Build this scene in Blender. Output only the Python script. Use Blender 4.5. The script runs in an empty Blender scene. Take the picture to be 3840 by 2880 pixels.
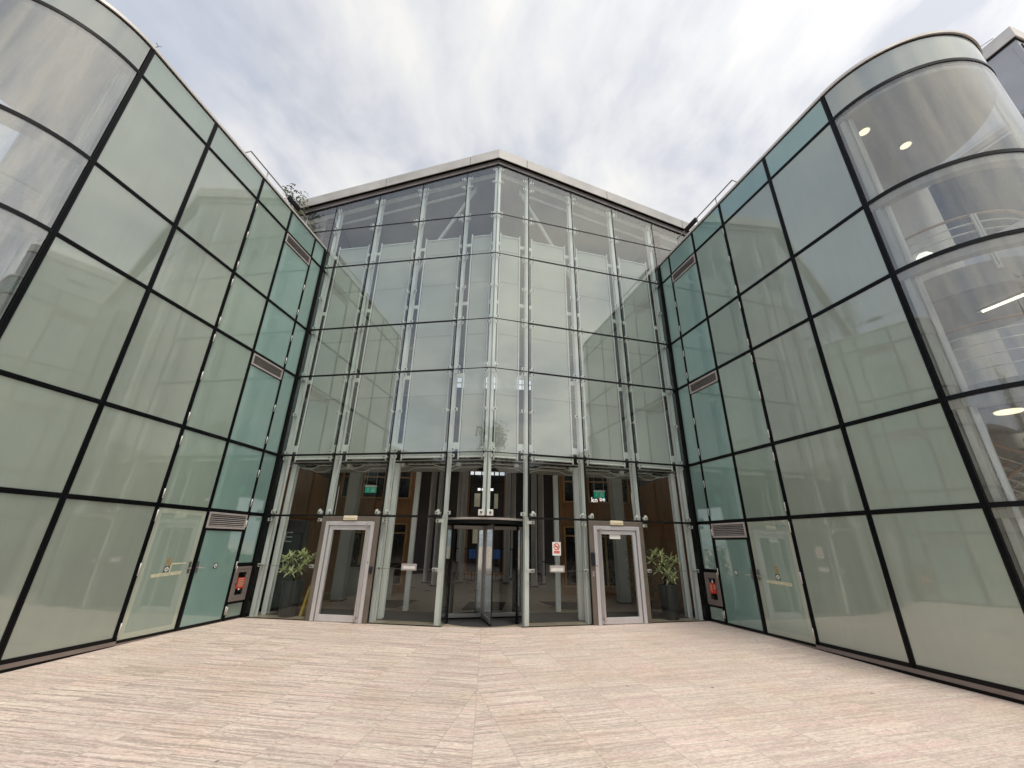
import bpy, bmesh, math, random
from mathutils import Vector, Matrix
random.seed(7)
sc = bpy.context.scene
COL = sc.collection
R = math.radians
PI = math.pi

# ------------------------------------------------------------------ measured layout
FA = R(11.943)                       # half angle of the folded front
WA = R(77.965)                       # wing walls
JS = [0.0, 0.997, 2.443, 3.888, 5.363]        # glass joints along each half of the front
ZE, ZD, ZC, ZB, ZA, ZT, ZF, ZP = 2.158, 3.605, 5.763, 7.210, 9.368, 10.061, 10.826, 12.770
PK = 0.1792                          # fall of the eaves per metre from the ridge
MS = [0.0, 0.492, 1.577, 2.662, 4.103, 5.544]  # mullions along each wing, from the inner end
WX, WY = 5.321, 1.107
DC, DR = (7.917, -4.008), 1.473       # centre and radius of the rounded ends
GZ = -0.055                          # paving level away from the doors

# ------------------------------------------------------------------ mesh helpers
class MB:
    def __init__(self):
        self.v = []; self.f = []; self.sm = []
    def add(self, vs, fs, smooth=False):
        b = len(self.v); self.v += [tuple(p) for p in vs]
        for f in fs:
            self.f.append([i + b for i in f]); self.sm.append(smooth)
        return self
    def box(self, fr, a0, a1, o0, o1, z0, z1):
        p = [fr(a, o, z) for z in (z0, z1) for o in (o0, o1) for a in (a0, a1)]
        return self.add(p, [(0, 1, 3, 2), (4, 6, 7, 5), (0, 4, 5, 1), (2, 3, 7, 6), (0, 2, 6, 4), (1, 5, 7, 3)])
    def hexa(self, p):
        return self.add(p, [(0, 1, 3, 2), (4, 6, 7, 5), (0, 4, 5, 1), (2, 3, 7, 6), (0, 2, 6, 4), (1, 5, 7, 3)])
    def tube(self, pts, r, n=10, cap=True, r1=None):
        pts = [Vector(p) for p in pts]; rings = []; m = len(pts)
        up = None
        for i, p in enumerate(pts):
            t = (pts[min(i + 1, m - 1)] - pts[max(i - 1, 0)]).normalized()
            if up is None:
                up = Vector((0, 0, 1)) if abs(t.z) < .9 else Vector((1, 0, 0))
            x = t.cross(up).normalized(); y = x.cross(t).normalized(); up = y
            rr = r if r1 is None else r + (r1 - r) * i / max(1, m - 1)
            rings.append([p + x * (rr * math.cos(2 * PI * k / n)) + y * (rr * math.sin(2 * PI * k / n)) for k in range(n)])
        vs = [q for g in rings for q in g]
        fs = [(i * n + k, i * n + (k + 1) % n, (i + 1) * n + (k + 1) % n, (i + 1) * n + k) for i in range(m - 1) for k in range(n)]
        self.add(vs, fs, True)
        if cap:
            self.add(rings[0], [tuple(reversed(range(n)))]); self.add(rings[-1], [tuple(range(n))])
        return self
    def lathe(self, c, prof, n=24, axis=None):
        # prof: list of (r, h) along axis (default +z)
        ax = Vector(axis or (0, 0, 1)).normalized()
        x = ax.orthogonal().normalized(); y = ax.cross(x)
        c = Vector(c); vs = []
        for r, h in prof:
            vs += [c + ax * h + x * (r * math.cos(2 * PI * k / n)) + y * (r * math.sin(2 * PI * k / n)) for k in range(n)]
        fs = [(i * n + k, i * n + (k + 1) % n, (i + 1) * n + (k + 1) % n, (i + 1) * n + k) for i in range(len(prof) - 1) for k in range(n)]
        self.add(vs, fs, True)
        if prof[0][0] > 1e-4: self.add(vs[:n], [tuple(reversed(range(n)))])
        if prof[-1][0] > 1e-4: self.add(vs[-n:], [tuple(range(n))])
        return self
    def arc(self, c, r0, r1, a0, a1, z0, z1, n=40):
        """solid curved strip (angles in degrees)"""
        vs = []
        for i in range(n + 1):
            a = R(a0 + (a1 - a0) * i / n); ca, sa = math.cos(a), math.sin(a)
            for r, z in ((r0, z0), (r1, z0), (r1, z1), (r0, z1)):
                vs.append((c[0] + r * ca, c[1] + r * sa, z))
        fs = []
        for i in range(n):
            b = i * 4
            for k in range(4):
                fs.append((b + k, b + (k + 1) % 4, b + 4 + (k + 1) % 4, b + 4 + k))
        self.add(vs, fs, True)
        self.add(vs[:4], [(0, 1, 2, 3)]); self.add(vs[-4:], [(3, 2, 1, 0)])
        return self
    def prism(self, poly, z0, z1):
        n = len(poly)
        z0f = z0 if callable(z0) else (lambda x, y: z0)
        z1f = z1 if callable(z1) else (lambda x, y: z1)
        vs = [(x, y, z0f(x, y)) for x, y in poly] + [(x, y, z1f(x, y)) for x, y in poly]
        fs = [tuple(reversed(range(n))), tuple(range(n, 2 * n))] + [(i, (i + 1) % n, n + (i + 1) % n, n + i) for i in range(n)]
        return self.add(vs, fs)
    def build(self, name, mat, parent=None, bevel=0, recalc=True, autosm=True):
        me = bpy.data.meshes.new(name)
        me.from_pydata(self.v, [], self.f)
        for p, s in zip(me.polygons, self.sm): p.use_smooth = s
        if recalc:
            bm = bmesh.new(); bm.from_mesh(me)
            bmesh.ops.remove_doubles(bm, verts=bm.verts, dist=1e-5)
            bmesh.ops.recalc_face_normals(bm, faces=bm.faces)
            if bevel:
                es = [e for e in bm.edges if len(e.link_faces) == 2 and e.calc_face_angle(0) > .6]
                bmesh.ops.bevel(bm, geom=es, offset=bevel, segments=1, affect='EDGES', clamp_overlap=True)
            for e in bm.edges:
                if len(e.link_faces) == 2 and e.calc_face_angle(0) > .7: e.smooth = False
            bm.to_mesh(me); bm.free()
        me.materials.append(mat)
        o = bpy.data.objects.new(name, me); COL.objects.link(o)
        if parent: attach(o, parent)
        return o

def attach(o, parent):
    o.parent = parent
    # parts stand in world coordinates, so only a thing's own Empty needs undoing
    o.matrix_parent_inverse = parent.matrix_basis.inverted() if parent.parent is None else Matrix.Identity(4)

def tag(o, label=None, cat=None, group=None, kind=None):
    if label: o['label'] = label
    if cat: o['category'] = cat
    if group: o['group'] = group
    if kind: o['kind'] = kind
    return o

def thing(name, loc, label, cat, group=None, kind=None):
    o = bpy.data.objects.new(name, None); COL.objects.link(o)
    o.location = loc; o.empty_display_size = .2
    return tag(o, label, cat, group, kind)

def frame(side, base, d, n):
    def fr(a, o, z): return (base[0] + a * d[0] + o * n[0], base[1] + a * d[1] + o * n[1], z)
    return fr
cf, sf, cw, sw = math.cos(FA), math.sin(FA), math.cos(WA), math.sin(WA)
FR = {s: frame(s, (0, 0), (s * cf, sf), (s * sf, -cf)) for s in (-1, 1)}          # front: along, outward, up
WR = {s: frame(s, (s * WX, WY), (s * cw, -sw), (-s * sw, -cw)) for s in (-1, 1)}   # wings
XY = lambda a, o, z: (a, o, z)

def text_obj(txt, size, mat, loc, rx, rz, depth, name, parent):
    cu = bpy.data.curves.new(name, 'FONT'); cu.body = txt; cu.size = size; cu.extrude = depth
    cu.align_x = 'CENTER'
    tmp = bpy.data.objects.new(name, cu); COL.objects.link(tmp)
    dg = bpy.context.evaluated_depsgraph_get()
    me = bpy.data.meshes.new_from_object(tmp.evaluated_get(dg))
    bpy.data.objects.remove(tmp)
    me.materials.clear(); me.materials.append(mat)
    me.transform(Matrix.Translation(loc) @ Matrix.Rotation(rz, 4, 'Z') @ Matrix.Rotation(rx, 4, 'X'))
    o = bpy.data.objects.new(name, me); COL.objects.link(o)
    if parent: attach(o, parent)
    return o

# ------------------------------------------------------------------ materials
def nmat(name):
    m = bpy.data.materials.new(name); m.use_nodes = True
    nt = m.node_tree; nt.nodes.clear()
    out = nt.nodes.new('ShaderNodeOutputMaterial')
    return m, nt, out
def N(nt, t, **kw):
    n = nt.nodes.new(t)
    for k, v in kw.items():
        if k in n.inputs: n.inputs[k].default_value = v
        else: setattr(n, k, v)
    return n
def L(nt, a, b): nt.links.new(a, b)
def c4(c): return (c[0], c[1], c[2], 1)

def coords(nt, scale=(1, 1, 1), rot=(0, 0, 0)):
    g = N(nt, 'ShaderNodeNewGeometry'); mp = N(nt, 'ShaderNodeMapping')
    mp.inputs['Scale'].default_value = scale; mp.inputs['Rotation'].default_value = rot
    L(nt, g.outputs['Position'], mp.inputs['Vector']); return mp.outputs['Vector']

def pmat(name, base, rough=.5, metal=0, var=.12, scale=3, stretch=(1, 1, 1), bump=0, bscale=40, ior=1.5, base2=None, rvar=.1, emit=None):
    m, nt, out = nmat(name)
    p = N(nt, 'ShaderNodeBsdfPrincipled', Roughness=rough, Metallic=metal, IOR=ior)
    v = coords(nt, stretch)
    nz = N(nt, 'ShaderNodeTexNoise', Scale=scale, Detail=6, Roughness=.6); L(nt, v, nz.inputs['Vector'])
    b2 = base2 or tuple(c * (1 - 2 * var) for c in base)
    b1 = base if base2 else tuple(min(1, c * (1 + var)) for c in base)
    cr = N(nt, 'ShaderNodeValToRGB'); cr.color_ramp.elements[0].position = .3; cr.color_ramp.elements[1].position = .7
    cr.color_ramp.elements[0].color = c4(b2); cr.color_ramp.elements[1].color = c4(b1)
    L(nt, nz.outputs['Fac'], cr.inputs['Fac']); L(nt, cr.outputs['Color'], p.inputs['Base Color'])
    mr = N(nt, 'ShaderNodeMapRange'); mr.inputs['To Min'].default_value = max(0.02, rough - rvar); mr.inputs['To Max'].default_value = min(1, rough + rvar)
    L(nt, nz.outputs['Fac'], mr.inputs['Value']); L(nt, mr.outputs['Result'], p.inputs['Roughness'])
    if bump:
        n2 = N(nt, 'ShaderNodeTexNoise', Scale=bscale, Detail=4); L(nt, v, n2.inputs['Vector'])
        bp = N(nt, 'ShaderNodeBump', Strength=bump, Distance=.01); L(nt, n2.outputs['Fac'], bp.inputs['Height']); L(nt, bp.outputs['Normal'], p.inputs['Normal'])
    if emit:
        p.inputs['Emission Color'].default_value = c4(emit[0]); p.inputs['Emission Strength'].default_value = emit[1]
    L(nt, p.outputs['BSDF'], out.inputs['Surface'])
    return m

def glass(name, tint, f0, wav=.0, wscale=.7, streak=0, dirt=.0, stretch=(1, 1, 1), rough=0.0):
    """sheet glass: sees through, mirrors by angle; dirt = thin grey film"""
    m, nt, out = nmat(name)
    geo = N(nt, 'ShaderNodeNewGeometry')
    v = coords(nt, stretch)
    tr = N(nt, 'ShaderNodeBsdfTransparent', Color=c4(tint)); gl = N(nt, 'ShaderNodeBsdfGlossy', Roughness=rough, Color=(1, 1, 1, 1))
    dot = N(nt, 'ShaderNodeVectorMath', operation='DOT_PRODUCT')
    L(nt, geo.outputs['Incoming'], dot.inputs[0]); L(nt, geo.outputs['Normal'], dot.inputs[1])
    ab = N(nt, 'ShaderNodeMath', operation='ABSOLUTE'); L(nt, dot.outputs['Value'], ab.inputs[0])
    om = N(nt, 'ShaderNodeMath', operation='SUBTRACT', use_clamp=True); om.inputs[0].default_value = 1; L(nt, ab.outputs[0], om.inputs[1])
    pw = N(nt, 'ShaderNodeMath', operation='POWER'); L(nt, om.outputs[0], pw.inputs[0]); pw.inputs[1].default_value = 5
    ma = N(nt, 'ShaderNodeMath', operation='MULTIPLY_ADD'); L(nt, pw.outputs[0], ma.inputs[0]); ma.inputs[1].default_value = 1 - f0; ma.inputs[2].default_value = f0
    if wav:
        nz = N(nt, 'ShaderNodeTexNoise', Scale=wscale, Detail=2); L(nt, v, nz.inputs['Vector'])
        bp = N(nt, 'ShaderNodeBump', Strength=wav, Distance=.05); L(nt, nz.outputs['Fac'], bp.inputs['Height']); L(nt, bp.outputs['Normal'], gl.inputs['Normal'])
    mx = N(nt, 'ShaderNodeMixShader'); L(nt, ma.outputs[0], mx.inputs[0]); L(nt, tr.outputs[0], mx.inputs[1]); L(nt, gl.outputs[0], mx.inputs[2])
    res = mx
    if dirt:
        df = N(nt, 'ShaderNodeBsdfDiffuse', Color=(.45, .47, .44, 1))
        n3 = N(nt, 'ShaderNodeTexNoise', Scale=1.6, Detail=7, Roughness=.65); L(nt, coords(nt, (2.2, 2.2, .35)), n3.inputs['Vector'])
        mr = N(nt, 'ShaderNodeMapRange'); mr.inputs['From Min'].default_value = .35; mr.inputs['From Max'].default_value = .75
        mr.inputs['To Min'].default_value = dirt * .3; mr.inputs['To Max'].default_value = dirt * 1.5
        L(nt, n3.outputs['Fac'], mr.inputs['Value'])
        m2 = N(nt, 'ShaderNodeMixShader'); L(nt, mr.outputs['Result'], m2.inputs[0]); L(nt, mx.outputs[0], m2.inputs[1]); L(nt, df.outputs[0], m2.inputs[2]); res = m2
    L(nt, res.outputs[0], out.inputs['Surface'])
    return m

def frosted(name, base, base2, f_ior=2.25):
    """acid-etched back, polished face"""
    m, nt, out = nmat(name)
    p = N(nt, 'ShaderNodeBsdfPrincipled', Roughness=.035, IOR=f_ior)
    nz = N(nt, 'ShaderNodeTexNoise', Scale=.55, Detail=3, Roughness=.5); L(nt, coords(nt, (1, 1, .8), (0, .5, 0)), nz.inputs['Vector'])
    n2 = N(nt, 'ShaderNodeTexNoise', Scale=2.0, Detail=6, Roughness=.7); L(nt, coords(nt, (3, 3, .25)), n2.inputs['Vector'])
    ad = N(nt, 'ShaderNodeMath', operation='MULTIPLY_ADD'); L(nt, n2.outputs['Fac'], ad.inputs[0]); ad.inputs[1].default_value = .3; L(nt, nz.outputs['Fac'], ad.inputs[2])
    cr = N(nt, 'ShaderNodeValToRGB'); cr.color_ramp.elements[0].position = .45; cr.color_ramp.elements[1].position = .85
    cr.color_ramp.elements[0].color = c4(base2); cr.color_ramp.elements[1].color = c4(base)
    L(nt, ad.outputs[0], cr.inputs['Fac'])
    oi = N(nt, 'ShaderNodeObjectInfo'); mr = N(nt, 'ShaderNodeMapRange'); mr.inputs['To Min'].default_value = .90; mr.inputs['To Max'].default_value = 1.10; L(nt, oi.outputs['Random'], mr.inputs['Value'])
    mu = N(nt, 'ShaderNodeMixRGB', blend_type='MULTIPLY'); mu.inputs[0].default_value = 1; L(nt, cr.outputs['Color'], mu.inputs[1]); L(nt, mr.outputs['Result'], mu.inputs[2]); L(nt, mu.outputs[0], p.inputs['Base Color'])
    nb = N(nt, 'ShaderNodeTexNoise', Scale=.9, Detail=1); L(nt, coords(nt), nb.inputs['Vector'])
    bp = N(nt, 'ShaderNodeBump', Strength=.12, Distance=.03); L(nt, nb.outputs['Fac'], bp.inputs['Height']); L(nt, bp.outputs['Normal'], p.inputs['Normal'])
    L(nt, p.outputs['BSDF'], out.inputs['Surface'])
    return m

def paving_mat():
    m, nt, out = nmat('travertine_paving')
    p = N(nt, 'ShaderNodeBsdfPrincipled', Roughness=.8, IOR=1.4)
    geo = N(nt, 'ShaderNodeNewGeometry')
    def mth(op, a, b=None, c=None):
        n = N(nt, 'ShaderNodeMath', operation=op)
        for i, v in enumerate((a, b, c)):
            if v is None: continue
            if isinstance(v, (int, float)): n.inputs[i].default_value = v
            else: L(nt, v, n.inputs[i])
        return n.outputs[0]
    def rng(v, a, b, c, d, smooth=False):
        n = N(nt, 'ShaderNodeMapRange'); n.interpolation_type = 'SMOOTHSTEP' if smooth else 'LINEAR'
        for k, q in zip(('From Min', 'From Max', 'To Min', 'To Max'), (a, b, c, d)): n.inputs[k].default_value = q
        L(nt, v, n.inputs['Value']); return n.outputs['Result']
    def noise(vec, scale, mapsc=(1, 1, 1), detail=3, rough=.55):
        mp = N(nt, 'ShaderNodeMapping'); mp.inputs['Scale'].default_value = mapsc; L(nt, vec, mp.inputs['Vector'])
        n = N(nt, 'ShaderNodeTexNoise', Scale=scale, Detail=detail, Roughness=rough); L(nt, mp.outputs[0], n.inputs['Vector']); return n
    def mixc(f, a, b, bt='MIX'):
        n = N(nt, 'ShaderNodeMixRGB', blend_type=bt)
        for i, v in enumerate((f, a, b)):
            if isinstance(v, (int, float)): n.inputs[i].default_value = v
            elif isinstance(v, tuple): n.inputs[i].default_value = c4(v)
            else: L(nt, v, n.inputs[i])
        return n.outputs[0]
    P = geo.outputs['Position']
    sep = N(nt, 'ShaderNodeSeparateXYZ'); L(nt, P, sep.inputs[0]); X, Y = sep.outputs[0], sep.outputs[1]
    # slabs lie parallel to each half of the folded front and meet at a straight joint along x = 0
    side = mth('GREATER_THAN', X, 0.0); aX = mth('ABSOLUTE', X)
    XA = mth('MULTIPLY_ADD', aX, cf, mth('MULTIPLY', Y, sf)); YO = mth('MULTIPLY_ADD', aX, -sf, mth('MULTIPLY', Y, cf))
    cq = N(nt, 'ShaderNodeCombineXYZ'); L(nt, mth('MULTIPLY_ADD', side, 57.3, XA), cq.inputs[0]); L(nt, YO, cq.inputs[1]); Q = cq.outputs[0]
    row = mth('FLOOR', mth('MULTIPLY', YO, 1 / .42))
    w1 = N(nt, 'ShaderNodeTexWhiteNoise', noise_dimensions='2D'); cb0 = N(nt, 'ShaderNodeCombineXYZ'); L(nt, row, cb0.inputs[0]); L(nt, side, cb0.inputs[1]); L(nt, cb0.outputs[0], w1.inputs['Vector'])
    xs_ = mth('MULTIPLY', XA, 1 / .70)
    colid = mth('FLOOR', xs_)
    cb = N(nt, 'ShaderNodeCombineXYZ'); L(nt, colid, cb.inputs[0]); L(nt, row, cb.inputs[1]); L(nt, side, cb.inputs[2])
    wn = N(nt, 'ShaderNodeTexWhiteNoise', noise_dimensions='3D'); L(nt, cb.outputs[0], wn.inputs['Vector'])
    vm = N(nt, 'ShaderNodeVectorMath', operation='SCALE'); L(nt, wn.outputs['Color'], vm.inputs[0]); vm.inputs['Scale'].default_value = 9.0
    va = N(nt, 'ShaderNodeVectorMath', operation='ADD'); L(nt, Q, va.inputs[0]); L(nt, vm.outputs[0], va.inputs[1])
    wz = noise(va.outputs[0], 1.6, (1, .5, 1), 2)
    ws = N(nt, 'ShaderNodeVectorMath', operation='SCALE'); L(nt, wz.outputs['Color'], ws.inputs[0]); ws.inputs['Scale'].default_value = .07
    vb = N(nt, 'ShaderNodeVectorMath', operation='ADD'); L(nt, va.outputs[0], vb.inputs[0]); L(nt, ws.outputs[0], vb.inputs[1]); V = vb.outputs[0]
    bed = noise(V, 1.0, (.35, 6.5, 1), 3)                # broad bands of tone
    rib = noise(V, 1.0, (.6, 25, 1), 3, .6)             # tooled ribs
    fine = noise(V, 1.0, (14, 70, 1), 4, .8)             # ragged grain
    big = noise(P, .55, (1, 1, 1), 5, .6)
    grit = noise(P, 85, (1, 1, 1), 3, .8)
    spots = noise(P, 7.5, (1, 1, 1), 2, .5)
    light = mixc(rng(bed.outputs['Fac'], .36, .62, 0, 1, True), (.71, .56, .505), (.745, .63, .55))
    light = mixc(rng(noise(V, 1.0, (.3, 3.0, 1), 3).outputs['Fac'], .50, .66, 0, .5, True), light, (.63, .545, .475))
    ribv = mth('ADD', rib.outputs['Fac'], mth('MULTIPLY_ADD', fine.outputs['Fac'], .36, -.18))
    ribm = rng(ribv, .41, .53, 1, 0, True)
    # ribs are strong on the left half and worn smooth on the right and beside the walls
    xm = rng(X, -.2, 2.2, 1.0, .38, True)
    lw = rng(X, -7.0, -4.2, .45, 1.0, True)
    bigm = rng(big.outputs['Fac'], .36, .62, .45, 1.0)
    ribm = mth('MULTIPLY', mth('MULTIPLY', ribm, mth('MULTIPLY', xm, lw)), bigm)
    c = mixc(mth('MULTIPLY', ribm, .82), light, (.35, .29, .26))
    c = mixc(1.0, c, rng(fine.outputs['Fac'], .3, .62, .74, 1.10), 'MULTIPLY')
    c = mixc(rng(noise(V, 1.0, (.8, 30, 1), 2).outputs['Fac'], .56, .66, 0, .6, True), c, (.80, .715, .625))      # pale beds
    c = mixc(rng(noise(P, .9, (1, 1, 1), 4).outputs['Fac'], .48, .64, 0, .3, True), c, mixc(1.0, c, (.94, .88, .76), 'MULTIPLY'))   # tan patches
    grain = noise(P, 26, (1, 1.6, 1), 4, .75)
    c = mixc(1.0, c, rng(grain.outputs['Fac'], .32, .66, .84, 1.10), 'MULTIPLY')
    c = mixc(1.0, c, rng(big.outputs['Fac'], .33, .66, .86, 1.06), 'MULTIPLY')
    c = mixc(1.0, c, rng(wn.outputs['Value'], 0, 1, .98, 1.02), 'MULTIPLY')
    c = mixc(1.0, c, rng(grit.outputs['Fac'], .28, .44, .66, 1.0), 'MULTIPLY')
    c = mixc(1.0, c, rng(spots.outputs['Fac'], .205, .245, .30, 1.0), 'MULTIPLY')      # gum and leaf specks
    # joints
    def joint(v, half): 
        fr_ = mth('FRACT', v); d = mth('MINIMUM', fr_, mth('SUBTRACT', 1.0, fr_)); return rng(d, half * .5, half, 1, 0)
    jy = joint(mth('MULTIPLY', YO, 1 / .42), .008); jx = joint(xs_, .007); j0 = rng(mth('ABSOLUTE', X), .003, .007, 1, 0)
    jj = mth('MAXIMUM', mth('MAXIMUM', mth('MULTIPLY', jy, .18), mth('MULTIPLY', jx, .8)), mth('MULTIPLY', j0, .55))
    c = mixc(jj, c, (.40, .335, .28))
    L(nt, c, p.inputs['Base Color'])
    bp = N(nt, 'ShaderNodeBump', Strength=.5, Distance=.004)
    L(nt, mth('SUBTRACT', mth('ADD', mth('MULTIPLY', fine.outputs['Fac'], .6), mth('MULTIPLY', grit.outputs['Fac'], .5)), ribm), bp.inputs['Height']); L(nt, bp.outputs['Normal'], p.inputs['Normal'])
    L(nt, p.outputs['BSDF'], out.inputs['Surface'])
    return m

def brick_mat():
    m, nt, out = nmat('brown_brick')
    p = N(nt, 'ShaderNodeBsdfPrincipled', Roughness=.85)
    geo = N(nt, 'ShaderNodeNewGeometry'); sep = N(nt, 'ShaderNodeSeparateXYZ'); L(nt, geo.outputs['Position'], sep.inputs[0])
    ad = N(nt, 'ShaderNodeMath', operation='ADD'); L(nt, sep.outputs[0], ad.inputs[0]); L(nt, sep.outputs[1], ad.inputs[1])
    cb = N(nt, 'ShaderNodeCombineXYZ'); L(nt, ad.outputs[0], cb.inputs[0]); L(nt, sep.outputs[2], cb.inputs[1])
    br = N(nt, 'ShaderNodeTexBrick', Scale=1.0); L(nt, cb.outputs[0], br.inputs['Vector'])
    br.inputs['Color1'].default_value = (.15, .085, .06, 1); br.inputs['Color2'].default_value = (.10, .06, .045, 1); br.inputs['Mortar'].default_value = (.04, .035, .03, 1)
    br.inputs['Mortar Size'].default_value = .012; br.inputs['Brick Width'].default_value = .45; br.inputs['Row Height'].default_value = .15
    L(nt, br.outputs['Color'], p.inputs['Base Color']); L(nt, p.outputs['BSDF'], out.inputs['Surface'])
    return m

def screen_mat():
    m, nt, out = nmat('woven_screen_fabric')
    v = coords(nt, (1, 1, 1))
    nz = N(nt, 'ShaderNodeTexNoise', Scale=1.1, Detail=5, Roughness=.6); L(nt, v, nz.inputs['Vector'])
    n2 = N(nt, 'ShaderNodeTexNoise', Scale=1, Detail=3); L(nt, coords(nt, (2, 2, 60)), n2.inputs['Vector'])
    ad = N(nt, 'ShaderNodeMath', operation='MULTIPLY_ADD'); L(nt, n2.outputs['Fac'], ad.inputs[0]); ad.inputs[1].default_value = .25; L(nt, nz.outputs['Fac'], ad.inputs[2])
    cr = N(nt, 'ShaderNodeValToRGB'); cr.color_ramp.elements[0].position = .35; cr.color_ramp.elements[1].position = .85
    cr.color_ramp.elements[0].color = (.66, .685, .65, 1); cr.color_ramp.elements[1].color = (.82, .84, .80, 1)
    L(nt, ad.outputs[0], cr.inputs['Fac'])
    d = N(nt, 'ShaderNodeBsdfDiffuse'); L(nt, cr.outputs['Color'], d.inputs['Color'])
    tl = N(nt, 'ShaderNodeBsdfTranslucent', Color=(.8, .81, .78, 1)); t = N(nt, 'ShaderNodeBsdfTransparent')
    m1 = N(nt, 'ShaderNodeMixShader'); m1.inputs[0].default_value = .3; L(nt, d.outputs[0], m1.inputs[1]); L(nt, tl.outputs[0], m1.inputs[2])
    m2 = N(nt, 'ShaderNodeMixShader'); m2.inputs[0].default_value = .28; L(nt, m1.outputs[0], m2.inputs[1]); L(nt, t.outputs[0], m2.inputs[2])
    L(nt, m2.outputs[0], out.inputs['Surface'])
    return m

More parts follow.
